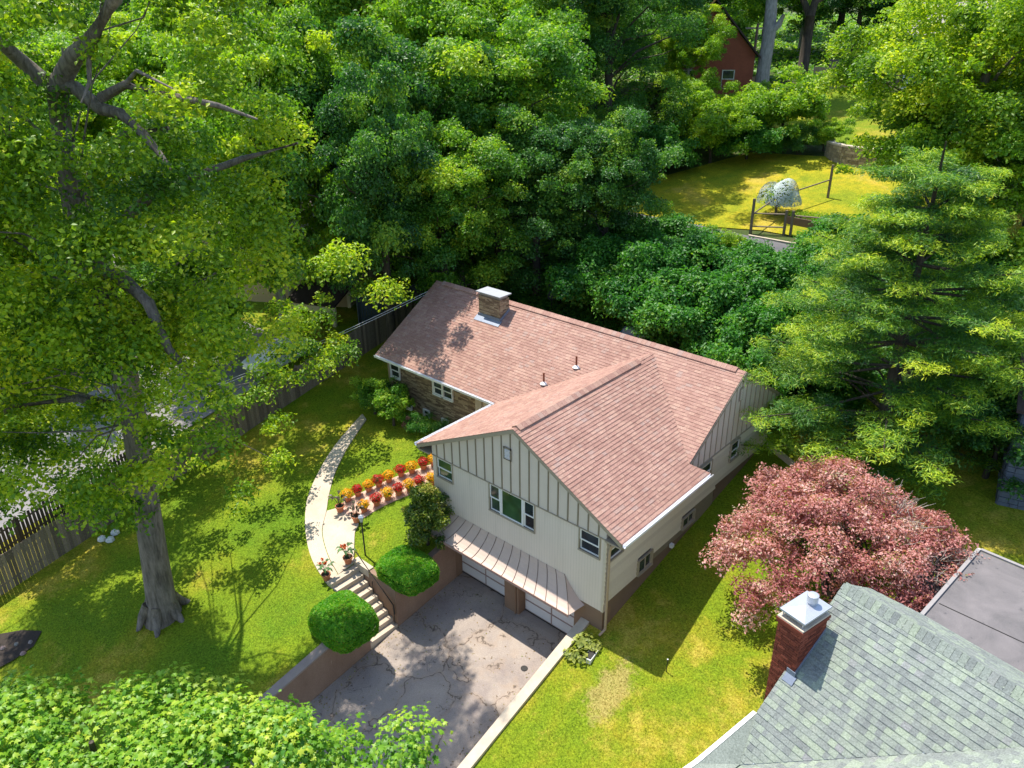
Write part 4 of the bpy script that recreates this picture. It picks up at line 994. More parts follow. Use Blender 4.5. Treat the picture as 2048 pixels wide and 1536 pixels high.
# ---------------------------------------------------------------- fences
def fence(name, label, pts, h_, plank_w, mat, obj_planks=True, post_step=2.4, picket=False, rail=False, side=1, capm=None):
    e = empty(name, (pts[0][0], pts[0][1], Tz(*pts[0])), 0, label, 'fence')
    inv = Matrix.Translation(-Vector(e.location)); joined = MB(); cnt = 0
    for a, b in zip(pts[:-1], pts[1:]):
        A_, B_ = Vector(a), Vector(b); L_ = (B_-A_).length; d_ = (B_-A_)/L_; n_ = Vector((-d_.y, d_.x))*side
        k = 0.0
        while k < L_-.02:
            p = A_+d_*k; q_ = A_+d_*min(k+plank_w-.012, L_); zz = Tz(*((p+q_)/2)); hh = h_+random.uniform(-.03, .03)
            o_ = n_*.022; tn = random.random()
            hv = [(p.x, p.y, zz-.1), (q_.x, q_.y, zz-.1), (q_.x+o_.x, q_.y+o_.y, zz-.1), (p.x+o_.x, p.y+o_.y, zz-.1)]
            tz = zz+hh
            if picket:
                mid = (p+q_)/2
                hv += [(p.x+d_.x*.02, p.y+d_.y*.02, tz), (q_.x-d_.x*.02, q_.y-d_.y*.02, tz), (q_.x+o_.x-d_.x*.02, q_.y+o_.y-d_.y*.02, tz), (p.x+o_.x+d_.x*.02, p.y+o_.y+d_.y*.02, tz)]
            else: hv += [(x, y, tz) for x, y, _ in hv[:4]]
            tgt = MB() if obj_planks and cnt < 300 else joined; tgt.tint = tn
            tgt.hexa([tuple(inv @ Vector(v_)) for v_ in hv])
            if tgt is not joined: tgt.build('plank', mat, e)
            cnt += 1; k += plank_w
        k = 0.0
        while k < L_:
            p = A_+d_*k-n_*.06; zz = Tz(p.x, p.y)-e.location.z; x, y = p.x-e.location.x, p.y-e.location.y
            MB().box((x-.05, y-.05, zz-.2), (x+.05, y+.05, zz+h_+.06)).build('post', mat, e); k += post_step
        for hz in (.35, h_-.3):
            m_ = MB(); n = max(2, int(L_/2))
            for i in range(n):
                p, q_ = A_+d_*(L_*i/n), A_+d_*(L_*(i+1)/n); o_ = n_*(-.05)
                z0_, z1_ = Tz(p.x, p.y)+hz, Tz(q_.x, q_.y)+hz
                m_.hexa([tuple(inv @ Vector(v_)) for v_ in ((p.x, p.y, z0_), (q_.x, q_.y, z1_), (q_.x+o_.x, q_.y+o_.y, z1_), (p.x+o_.x, p.y+o_.y, z0_), (p.x, p.y, z0_+.08), (q_.x, q_.y, z1_+.08), (q_.x+o_.x, q_.y+o_.y, z1_+.08), (p.x+o_.x, p.y+o_.y, z0_+.08))])
            m_.build('rail', mat, e)
    if joined.v: joined.build('planks', mat, e, 'stuff')
    return e
fence('board_fence', 'long weathered board fence along the left side of the lawn', [(-12.95, -18), (-13.2, -10), (-13.6, -2), (-13.9, 5), (-14.1, 12), (-14.2, 16)], 1.75, .155, M_plank, side=-1)
fence('picket_fence', 'dark spaced picket fence above the pale pavement at the left edge', [(-15.4, -16), (-15.7, -8), (-15.8, -5)], 1.45, .17, M_plankd, picket=True, side=-1)
fence('tan_fence', 'tall light tan board fence at the end of the upper lawn', [(-12.0, 61.8), (-4.6, 62.3)], 1.9, .16, M_plank2, side=-1)
fence('tan_fence', 'short oblique tan fence section beside the leaning bare trunk', [(-16.2, 58.5), (-18.5, 56.5)], 1.8, .16, M_plank2, side=-1)
fence('grey_fence', 'grey mauve fence in shade behind the tan fence', [(-13, 68), (-4, 68.4)], 1.9, .2, simple('mauve_board', (.20, .15, .16), .1), side=-1)
fence('side_fence', 'dark blue grey fence panel behind the brick corner of the house', [(-17, 9.5), (-14.3, 13)], 1.8, .16, simple('blue_board', (.06, .08, .10), .1), side=1)

# ---------------------------------------------------------------- vegetation builders
def leaf_mesh(name, C_, N_, size, tint, mat, shape='kite', aspect=.62):
    """C_ centres, N_ unit normals, size per leaf, tint per leaf -> mesh of small bent leaves"""
    n = len(C_); C_ = np.asarray(C_, np.float32); N_ = np.asarray(N_, np.float32)
    a = rng.normal(size=(n, 3)).astype(np.float32); u = np.cross(N_, a); u /= np.linalg.norm(u, axis=1, keepdims=True)+1e-9; v = np.cross(N_, u)
    s = np.asarray(size, np.float32)[:, None]
    if shape == 'kite':
        P = [(-1, 0, -.18), (0, -aspect, .1), (1, 0, -.25), (0, aspect, .1)]; faces = [(0, 1, 2), (0, 2, 3)]
    elif shape == 'maple':
        P = [(0, 0, .12), (-.35, -.75, -.12), (.0, -.42, .02), (.55, -.80, -.2), (.42, -.28, .02), (1.0, 0, -.22), (.42, .28, .02), (.55, .80, -.2), (0, .42, .02), (-.35, .75, -.12), (-.55, 0, .0)]
        faces = [(0, i, i+1) for i in range(1, 10)]+[(0, 10, 1)]
    elif shape == 'needle':
        P = [(-1, 0, 0), (-.2, -.16, .02), (1, 0, -.1), (-.2, .16, .02)]; faces = [(0, 1, 2), (0, 2, 3)]
    elif shape == 'star':
        P = [(0, 0, .06)]+[((1 if i % 2 == 0 else .4)*math.cos(i*math.pi/5), (1 if i % 2 == 0 else .4)*math.sin(i*math.pi/5), -.1 if i % 2 == 0 else .0) for i in range(10)]
        faces = [(0, i, i % 10+1) for i in range(1, 11)]
    k = len(P); nf = len(faces)
    V = np.empty((n, k, 3), np.float32)
    for i, (a_, b_, c_) in enumerate(P): V[:, i] = C_+s*(u*a_+v*b_+N_*c_)
    idx = (np.arange(n)[:, None, None]*k+np.array(faces)[None]).reshape(-1).astype(np.int32)
    me = bpy.data.meshes.new(name); me.vertices.add(n*k); me.vertices.foreach_set('co', V.reshape(-1))
    me.loops.add(len(idx)); me.loops.foreach_set('vertex_index', idx)
    me.polygons.add(n*nf); me.polygons.foreach_set('loop_start', np.arange(0, n*nf*3, 3, dtype=np.int32))
    me.update(calc_edges=True); me.validate() if False else None
    at = me.attributes.new('tint', 'FLOAT', 'FACE'); at.data.foreach_set('value', np.repeat(np.asarray(tint, np.float32), nf))
    me.materials.append(mat); return me
def unit(v): return v/(np.linalg.norm(v, axis=-1, keepdims=True)+1e-9)
def clumps_to_leaves(cc, cr, n, flat=.75, up=.5, jit=.62, shell=.45):
    """cc clump centres, cr clump radii -> leaf centres, normals, clump index"""
    wgt = cr**2; wgt = wgt/wgt.sum(); ci = rng.choice(len(cc), n, p=wgt)
    d = unit(rng.normal(size=(n, 3))); d[:, 2] = np.where(d[:, 2] < -.5, -d[:, 2], d[:, 2])
    r_ = 1.12-shell*1.5*rng.random(n)**1.3
    lump = 1+.28*np.sin(d[:, 0]*5+ci)*np.cos(d[:, 1]*4.3+ci*1.7)
    off = d*(r_*lump*cr[ci])[:, None]; off[:, 2] *= flat
    nrm = unit(d*.6+np.array([0, 0, up])+rng.normal(size=(n, 3))*jit)
    return cc[ci]+off, nrm, ci
def ellip_clumps(n, rx, ry, rz, zc, inner=.25, gap=None, top=1.0, bottom=-.9):
    """clump centres through an uneven ellipsoid crown centred (0,0,zc)"""
    out = []
    while len(out) < n:
        d = unit(rng.normal(size=3))
        if d[2] < bottom: continue
        r_ = (1-.75*rng.random()**2.0) if rng.random() > inner else rng.random()**.5*.7
        wob = 1+.20*math.sin(d[0]*4.1+rx)+.16*math.cos(d[1]*5.3+ry)+.1*math.sin(d[2]*6)
        p = d*r_*wob*np.array([rx, ry, rz]); p[2] += zc
        out.append(p)
    return np.array(out)
def limb_mesh(name, trunk, limbs, mat, sides=9):
    mb = MB(); mb.tube(trunk[0], trunk[1], 12 if len(trunk[0]) > 2 else sides)
    for pts, rr in limbs: mb.tube(pts, rr, 6)
    return mb.mesh(name, mat, True)
def auto_limbs(cc, base, top, nl, r0, wander=.5):
    """limbs from the trunk axis towards a sample of the clumps"""
    L_ = []; sel = rng.choice(len(cc), min(nl, len(cc)), replace=False)
    base, top = Vector(base), Vector(top)
    for s_ in sel:
        p = Vector(cc[s_]); k = min(max((p.z-base.z)/(top.z-base.z)*.75-.05*random.random(), .15), .97); a = base.lerp(top, k)
        mid1 = a.lerp(p, .35)+Vector(rng.normal(size=3)*wander*.5)+Vector((0, 0, .3)); mid2 = a.lerp(p, .7)+Vector(rng.normal(size=3)*wander*.5)
        rr = r0*random.uniform(.5, 1); L_.append(([a, mid1, mid2, p], [rr, rr*.7, rr*.42, rr*.14]))
    return L_
TREES = {}
def make_tree_mesh(key, mat, barkm, rx, ry, rz, zc, th_, trunk_r, nclump, nleaf, leafs, cr=(.5, 1.1), flat=.75, shape='kite', nl=22, inner=.25, up=.55, tip=.0, bottom=-.85, aspect=.62):
    cc = ellip_clumps(nclump, rx, ry, rz, zc, inner, bottom=bottom); crr = cr[0]*.7+(cr[1]*1.15-cr[0]*.7)*rng.random(nclump)**1.6
    P, N, ci = clumps_to_leaves(cc, crr, nleaf, flat, up)
    ct = rng.normal(.45, .2, nclump)
    tint = np.clip(ct[ci]+rng.normal(0, .17, nleaf), 0, 1)
    crown = leaf_mesh(key+'_crown', P, N, leafs*rng.uniform(.65, 1.25, nleaf), tint, mat, shape, aspect)
    top = (0, 0, zc+rz*.55)
    tp = [(0, 0, -.4), (0, 0, .25), (random.uniform(-.1, .1), random.uniform(-.1, .1), zc*.4), (random.uniform(-.2, .2), random.uniform(-.2, .2), zc), top]
    limb = limb_mesh(key+'_trunk', (tp, [trunk_r*1.45, trunk_r*1.1, trunk_r*.85, trunk_r*.6, trunk_r*.15]), auto_limbs(cc, (0, 0, 0), top, nl, trunk_r*.38), barkm)
    TREES[key] = (crown, limb)
def put_tree(name, key, x, y, label, cat='tree', s=1.0, sz=None, rz=None, group=None, z=None, pn=('trunk', 'crown')):
    e = empty(name, (x, y, (Tz(x, y) if z is None else z)), random.uniform(0, 6.28) if rz is None else rz, label, cat, group)
    e.scale = (s, s, sz or s); link(pn[0], TREES[key][1], e); link(pn[1], TREES[key][0], e); return e

# ---------------------------------------------------------------- giant oak (left)
OAK = Vector((-5.7, -9.3, Tz(-5.7, -9.3)))
oe = empty('oak_tree', tuple(OAK), 0, 'giant oak with thick grey trunk on the left lawn, crown filling the upper left', 'tree')
def ol(p): return Vector(p)-OAK
LEFTFILL = [(-16.5, -8.3, 8.4), (-17.2, -9.6, 6.6), (-14.4, -8.2, 5.4), (-13, -8, 4.9), (-13.1, -6.4, 5.8), (-15.2, -9.4, 5.1), (-13.4, -9.4, 4.2), (-11.3, -7.3, 4.9), (-18.2, -8.6, 10.2), (-13.8, -3.5, 7.2), (-14.2, -2.1, 8.3), (-13.0, -4.9, 6.5), (-16.1, -9.9, 5.0), (-12.8, -1.9, 7.2), (-15.6, -6.0, 7.2), (-15.0, -4.6, 8.0), (-17.2, -7.2, 10)]
n1 = 370
cc = []
while len(cc) < n1:
    d = unit(rng.normal(size=3)); r_ = 1-.72*rng.random()**1.7
    p = d*r_*np.array([8.6, 9.6, 9.6])*(1+.18*math.sin(d[0]*5)+.15*math.cos(d[1]*4+1)); p = p+np.array([-8.2, -6.2, 13.4])
    if p[2] < 5.2+1.0*math.sin(p[0]*1.3)+.8*math.cos(p[1]): continue
    sx, sy = p[0]+.418*(p[2]-1.5), p[1]-.049*(p[2]-1.5)      # where its shadow lands
    if ((-10.0 < sx < 2.6 and -5.4 < sy < 5.6) or (-.8 < sx < 2.4 and -6.8 < sy <= -5.4)) and rng.random() < .93: continue
    if -10.4 < sx < .4 and -9.0 < sy < -1.0-.6*abs(sx+6.3)+.6 and rng.random() < .96: continue
    if -13 < sx < -1 and -13 < sy <= -7 and rng.random() < .45: continue
    if 1.5 < sx < 3.2 and -3.2 < sy < -.5 and rng.random() < .7: continue
    v_ = Vector(p)-Vector(CAM); zc_ = v_.dot(F); u_ = 1024+1556*v_.dot(Rv)/zc_; w_ = 768-1556*v_.dot(Uv)/zc_
    near = zc_ < 28.5
    if near and ((abs(u_-125) < 50 and 60 < w_ < 460) or (100 < u_ < 300 and 150 < w_ < 280) or (200 < u_ < 310 and 530 < w_ < 620)) and rng.random() < .72: continue
    cc.append(p)
cc = np.array(cc)-np.array(OAK)
# house-side sprays, low hanging tips; unseen high clumps added to dapple the driveway
ex = np.array([(-8.3, .7, 6.5), (-8.1, -1.9, 4.8), (-7.6, -2.6, 4.9), (-6.0, -3.3, 4.3), (-5.6, -5.4, 3.9), (-5.0, -6.0, 3.5), (-9.6, 2.6, 7.0), (-9.0, .8, 7.4), (-11, -1.1, 7.4), (-10, -6.2, 5.6), (-11.4, -8.5, 4.6), (-12.4, -10.0, 3.8), (-12.9, -11.6, 4.4), (-8.9, -7.6, 5.0), (-8.4, -.2, 6.4), (-9.2, -3.4, 6.0), (-10.4, 1.2, 8.4), (-7.8, -9.6, 4.6), (-10.4, -9.8, 4.4), (-8.4, -5.9, 4.4), *[tuple(q_) for q_ in LEFTFILL], (-12.6, -2.8, 9.0), (-10.7, .8, 8.2), (-11.9, -.8, 8.0), (-9.6, -.4, 5.9), (-12.2, -1.9, 7.6), (-12.9, -4.6, 7.2), (-11.2, 3.2, 8.6), (-11.0, 2.0, 7.4), (-9.3, 2.3, 6.4), (-13.8, -.6, 9.2), (-12.8, 2.6, 9.4), (-7.1, -8.24, 4.9), (-8.3, -8.4, 6.3), (-7.7, -6.7, 5.8), (-9.7, -9.65, 4.0), (-11.2, -11, 4.0), (-9.95, -8.7, 5.8), (-8.6, -4.9, 5.2), (-9.1, -2, 5.9), (-9.8, -3.8, 6.2), (-9.2, .4, 7.3), (-10.4, 2.7, 7.9), (-12, 5, 9), (-12.2, 1.4, 8.3), (-12.5, -.6, 8), (-10.4, -5.6, 6.7), (-15.4, -9.6, 5.1), (-13.1, -11.6, 3.9), (-13.7, .9, 9.7), (-14.2, -8.2, 5.5), (-13.2, -5.2, 6.2), (-12.3, -3, 7), (-11.6, -7, 5.6), (-14.6, -11.5, 4.6), (-11.0, -12.6, 4.4), (-13.0, -9.0, 4.6), (-9.6, -.6, 6.3), (-8.0, 2.0, 7.0), (-10.6, .2, 6.8)]+[(rng.uniform(-7.6, -2.6), rng.uniform(-8.4, -2.8), rng.uniform(21.6, 24.6)) for _ in range(38)])-np.array(OAK)
cc = np.vstack([cc, ex]); crr = np.concatenate([rng.uniform(.55, 1.2, n1), rng.uniform(.42, .85, len(ex))])
NL = 215000
P, N, ci = clumps_to_leaves(cc, crr, NL, .75, .5, .62)
ct = rng.normal(.5, .2, len(cc)); tint = np.clip(ct[ci]+rng.normal(0, .18, NL), 0, 1)
link('crown', leaf_mesh('oak_crown', P, N, .078*rng.uniform(.65, 1.4, NL), tint, L_oak, 'kite', .6), oe)
mb = MB(); tr = [(-5.85, -9.32, OAK.z-.5), (-5.83, -9.32, OAK.z+.05), (-5.76, -9.3, .9), (-5.6, -9.2, 3.0), (-5.42, -9.1, 5.0), (-5.1, -8.9, 8.5), (-4.97, -8.8, 11.7), (-5.7, -8.7, 14.4), (-6.2, -8.7, 15.9), (-5.95, -8.6, 18), (-5.72, -8.5, 19.7)]
mb.tube([ol(p) for p in tr], [.84, .70, .54, .48, .45, .42, .39, .36, .33, .29, .26], 18)
for a in range(6):   # root flare
    an = a*1.05+.3; d_ = Vector((math.cos(an), math.sin(an), 0)); b_ = Vector((-5.83, -9.32, OAK.z)); q_ = b_+d_*1.02; q_.z = Tz(q_.x, q_.y)-.06
    mb.tube([ol(b_+d_*.45+Vector((0, 0, .75))), ol(b_+d_*.75+Vector((0, 0, .3))), ol(q_)], [.22, .18, .08], 7)
limbs = [([(-5.72, -8.5, 19.6), (-4.87, -8.3, 19.55), (-4.21, -8.0, 19.0), (-3.4, -7.8, 18.9), (-2.67, -7.6, 18.4), (-2.2, -7.2, 17.4)], [.24, .2, .19, .16, .13, .06]),
 ([(-5.75, -8.5, 19.5), (-4.4, -8.3, 20.4), (-3.33, -8.3, 20.7), (-1.77, -8.0, 21.8), (-.9, -7.7, 23)], [.30, .26, .23, .19, .12]),
 ([(-5.75, -8.6, 19.5), (-5.9, -9.2, 20.3), (-5.21, -9.8, 20.8), (-5.6, -11, 21.8)], [.25, .2, .17, .1]),
 ([(-5.0, -8.85, 12.9), (-4.38, -8.8, 14.3), (-3.3, -8.7, 14.1), (-2.41, -8.6, 13.7), (-1.96, -8.5, 12.3), (-1.2, -8.1, 11.2)], [.28, .25, .22, .18, .13, .06]),
 ([(-6.2, -8.7, 15.2), (-5.61, -8.0, 17.2), (-4.43, -7.4, 18.2), (-3.2, -6.6, 18.4)], [.22, .19, .15, .06]),
 ([(-4.2, -7.9, 19.3), (-2.71, -7.8, 19.7), (-1.57, -7.0, 19.4), (-1.22, -6.0, 19.1), (-.6, -5.2, 18.7)], [.15, .12, .10, .08, .03]),
 ([(-5.3, -8.8, 13.6), (-7.2, -9.2, 14.6), (-8.06, -9.5, 15.3), (-8.72, -10, 16.0), (-10.2, -11, 16.6)], [.26, .22, .20, .18, .08]),
 ([(-5.3, -8.7, 15), (-4.2, -6.8, 16.5), (-2.8, -4.6, 17.3), (-1.2, -3.6, 17.8)], [.2, .15, .1, .04]),
 ([(-5.0, -8.8, 9.2), (-7.0, -9.8, 9.5), (-9.2, -11.3, 9.0), (-10.6, -12.3, 8.0)], [.20, .15, .1, .04]),
 ([(-5.0, -8.8, 10.5), (-6.8, -7.4, 11.0), (-9.4, -6.0, 11.6)], [.14, .09, .03]), ([(-5.0, -8.8, 12), (-4.4, -7.0, 13), (-3.9, -5.6, 13.6)], [.12, .08, .03]),
 ([(-2.7, -7.8, 19.7), (-1.6, -7.9, 20.1), (-.4, -7.6, 19.7)], [.07, .05, .02]), ([(-3.3, -8.3, 20.7), (-3.0, -8.6, 19.8), (-3.1, -8.9, 19.3)], [.08, .06, .02])]
for pts, rr in limbs: mb.tube([ol(p) for p in pts], rr, 9)
for L_ in auto_limbs(cc, tuple(ol((-5.3, -9, 6.5))), tuple(ol((-5.7, -8.5, 21))), 46, .06, .8): mb.tube(L_[0], L_[1], 5)
mb.build('trunk', B_oak, oe, smooth=True)

# ---------------------------------------------------------------- near maple (bottom left foreground)
mx, my = 4.4, -14.9
me_ = empty('maple_tree', (mx, my, Tz(mx, my)), 0, 'broad-leaved maple whose bright top fills the bottom left corner', 'tree')
cm = []
A0 = np.array([-2.5, -15.9]); 
while len(cm) < 190:
    x = rng.uniform(-3.5, 9.7); y = rng.uniform(-22, -8.4)
    # far rim of the crown runs diagonally from lower left to upper right
    rim = float(np.interp(x, [-3.5, -.4, 1.6, 3.2, 6.2, 9.6], [-18.6, -15.6, -13.5, -11.9, -10.4, -9.5]))+.55*math.sin(x*2.1+.6)+.3*math.sin(x*4.3)
    if y > rim or y < rim-5.2: continue
    q_ = (rim-y)/5.2
    z_ = 4.3+1.5*min(1, q_*2.2)**.8-1.0*max(q_-.6, 0)+rng.uniform(-.5, .3)+.35*math.sin(x*1.9)*math.cos(y*1.7)
    cm.append((x, y, z_))
cm = np.array(cm)-np.array([mx, my, Tz(mx, my)])
crr = rng.uniform(.5, .9, len(cm)); NLm = 26000
P, N, ci = clumps_to_leaves(cm, crr, NLm, .6, .9, .42, .4)
ct = rng.normal(.5, .2, len(cm)); tint = np.clip(ct[ci]+rng.normal(0, .16, NLm), 0, 1)
link('crown', leaf_mesh('maple_crown', P, N, .10*rng.uniform(.6, 1.3, NLm), tint, L_maple, 'maple'), me_)
zt_ = 6.2-Tz(mx, my)
mb = MB(); mb.tube([(0, 0, -.4), (0, 0, 2), (.1, 0, 4), (0, .1, zt_)], [.35, .28, .22, .06], 10)
for pts, rr in auto_limbs(cm, (0, 0, 1), (0, 0, zt_), 40, .12, .5): mb.tube(pts, rr, 5)
mb.build('trunk', B_dark, me_, smooth=True)

# ---------------------------------------------------------------- red Japanese maple
jx, jy = 14.1, 5.8
je = empty('red_maple_tree', (jx, jy, Tz(jx, jy)), 0, 'rusty red Japanese maple with a wide flat crown beside the grey chimney cap', 'tree')
cj = []
while len(cj) < 270:
    a_, r_ = rng.uniform(0, 6.283), math.sqrt(rng.random()); lb_ = 1+.13*math.sin(3*a_+1)+.09*math.sin(7*a_+.5); x, y = 4.05*r_*lb_*math.cos(a_), 4.1*r_*lb_*math.sin(a_)
    z_ = 4.0-2.3*r_**2.2+rng.uniform(-.8, .35)+.35*math.sin(x*2.1)*math.cos(y*1.8)
    if r_ > .93 and rng.random() < .4: continue
    cj.append((x, y, z_))
cj = np.array(cj); crr = rng.uniform(.32, .62, len(cj)); NJ = 66000
P, N, ci = clumps_to_leaves(cj, crr, NJ, .55, .6, .55, .5)
ct = rng.normal(.5, .18, len(cj)); tint = np.clip(ct[ci]+rng.normal(0, .17, NJ), 0, .97); tint[rng.random(NJ) < .03] = 1
link('crown', leaf_mesh('japanese_maple_crown', P, N, .055*rng.uniform(.6, 1.35, NJ), tint, L_redm, 'kite', .5), je)
mb = MB()
for k in range(5):
    an = k*1.26; b_ = Vector((math.cos(an)*.1, math.sin(an)*.1, -.3)); mb.tube([b_, Vector((math.cos(an)*.35, math.sin(an)*.35, .8)), Vector((math.cos(an)*1.3, math.sin(an)*1.3, 1.9)), Vector((math.cos(an)*2.3, math.sin(an)*2.3, 2.9))], [.15, .12, .08, .03], 7)
for pts, rr in auto_limbs(cj, (0, 0, .6), (0, 0, 3.4), 46, .05, .4): mb.tube(pts, rr, 5)
mb.build('trunk', B_dark, je, smooth=True)
tw = MB()      # bare grey twigs on the far right rim
for k in range(240):
    a_ = rng.uniform(-.4, 1.9); r_ = rng.uniform(.35, .95); x, y = 3.8*r_*math.cos(a_), 3.7*r_*math.sin(a_); z_ = 4.2-2.3*r_**2.2
    p = Vector((x, y, z_-.2)); q_ = p+Vector((rng.normal()*.3+.15, rng.normal()*.3+.1, rng.uniform(.2, .5))); tw.tube([p, p.lerp(q_, .5)+Vector(rng.normal(size=3)*.05), q_], [.012, .009, .004], 3, False)
tw.build('bare_twigs', B_twig, je, 'stuff')

# ---------------------------------------------------------------- white pine (right)
px_, py_ = 12.6, 13.9
pe = empty('pine_tree', (px_, py_, Tz(px_, py_)), 0, 'tall soft-needled pine with layered yellow green boughs right of the house', 'tree')
cp_ = []; cpr = []; mbp = MB(); HP = 12.6; ctp = []
mbp.tube([(0, 0, -.4), (0, 0, 1), (0, .05, 6), (0, 0, HP)], [.34, .3, .18, .03], 10)
for lv_ in range(11):
    z_ = .7+lv_*(HP-1.5)/10.5; R_ = (6.3*(1-(z_/HP)**1.8)+.8)*(1 if z_ > 1.4 else .85); nbr = 9 if z_ < 8 else 7
    for k in range(nbr):
        an = k*2*math.pi/nbr+lv_*.7+rng.uniform(-.3, .3); L_ = R_*rng.uniform(.62, 1.12); dv = Vector((math.cos(an), math.sin(an), 0)); dz_ = rng.uniform(-.55, .5)
        pts = [Vector((0, 0, z_)), dv*L_*.35+Vector((0, 0, z_+.05+dz_*.4)), dv*L_*.7+Vector((0, 0, z_+.1+dz_*.8)), dv*L_+Vector((0, 0, z_+.45+dz_))]
        mbp.tube(pts, [.07, .05, .035, .012], 5)
        for t_ in np.arange(.45, 1.02, .135):
            b_ = dv*L_*t_+Vector((0, 0, z_+.1+dz_*t_+.4*max(t_-.6, 0))); sd = Vector((-dv.y, dv.x, 0)); wdt = (.95-.35*t_)*min(1, L_/2.6)
            tn_ = rng.normal(.38, .16)+.5*(t_-.7)
            for s_ in ((-1, -.35, .35, 1) if t_ < .85 else (-.5, .5)):
                q_ = b_+sd*s_*wdt*rng.uniform(.7, 1.05)+Vector(rng.normal(size=3)*.08); cp_.append(tuple(q_)); cpr.append(rng.uniform(.34, .58)); ctp.append(tn_)
mbp.build('trunk', B_dark, pe, smooth=True)
cp_ = np.array(cp_); cpr = np.array(cpr); NP_ = 215000
P, N, ci = clumps_to_leaves(cp_, cpr, NP_, .48, .75, .5, .5)
tint = np.clip(np.array(ctp)[ci]+.02+rng.normal(0, .16, NP_)+.25*np.clip(N[:, 2]-.6, 0, 1), 0, 1)  # up-facing needles tinted lighter: sunlit tops put into the colour
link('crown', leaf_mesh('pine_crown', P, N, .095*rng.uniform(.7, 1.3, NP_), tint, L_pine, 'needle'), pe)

# ---------------------------------------------------------------- tree kinds for the wood (meshes shared)
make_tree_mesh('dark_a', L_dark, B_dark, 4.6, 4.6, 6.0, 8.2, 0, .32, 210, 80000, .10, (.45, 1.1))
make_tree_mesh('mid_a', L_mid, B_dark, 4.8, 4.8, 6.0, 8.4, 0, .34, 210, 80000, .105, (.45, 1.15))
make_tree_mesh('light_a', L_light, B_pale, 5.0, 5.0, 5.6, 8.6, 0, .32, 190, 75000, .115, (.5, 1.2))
make_tree_mesh('feather', L_dark, B_dark, 4.4, 4.4, 7.5, 8.8, 0, .30, 190, 80000, .095, (.5, 1.0), flat=.85, aspect=.3)
make_tree_mesh('big_oak', L_oak, B_oak, 8.2, 8.0, 8.2, 11.0, 0, .5, 260, 120000, .115, (.75, 1.5))
make_tree_mesh('shrub_light', L_light, B_dark, 2.6, 2.6, 2.0, 2.1, 0, .10, 70, 24000, .085, (.35, .7), nl=12, bottom=-.6)
make_tree_mesh('shrub_ivy', L_ivy, B_dark, 2.5, 2.5, 1.7, 1.5, 0, .09, 80, 30000, .085, (.4, .75), nl=8, bottom=-.5, up=.9)
make_tree_mesh('shrub_dark', L_dark, B_dark, 2.1, 2.1, 2.0, 1.8, 0, .09, 60, 22000, .07, (.35, .65), nl=8, bottom=-.6)
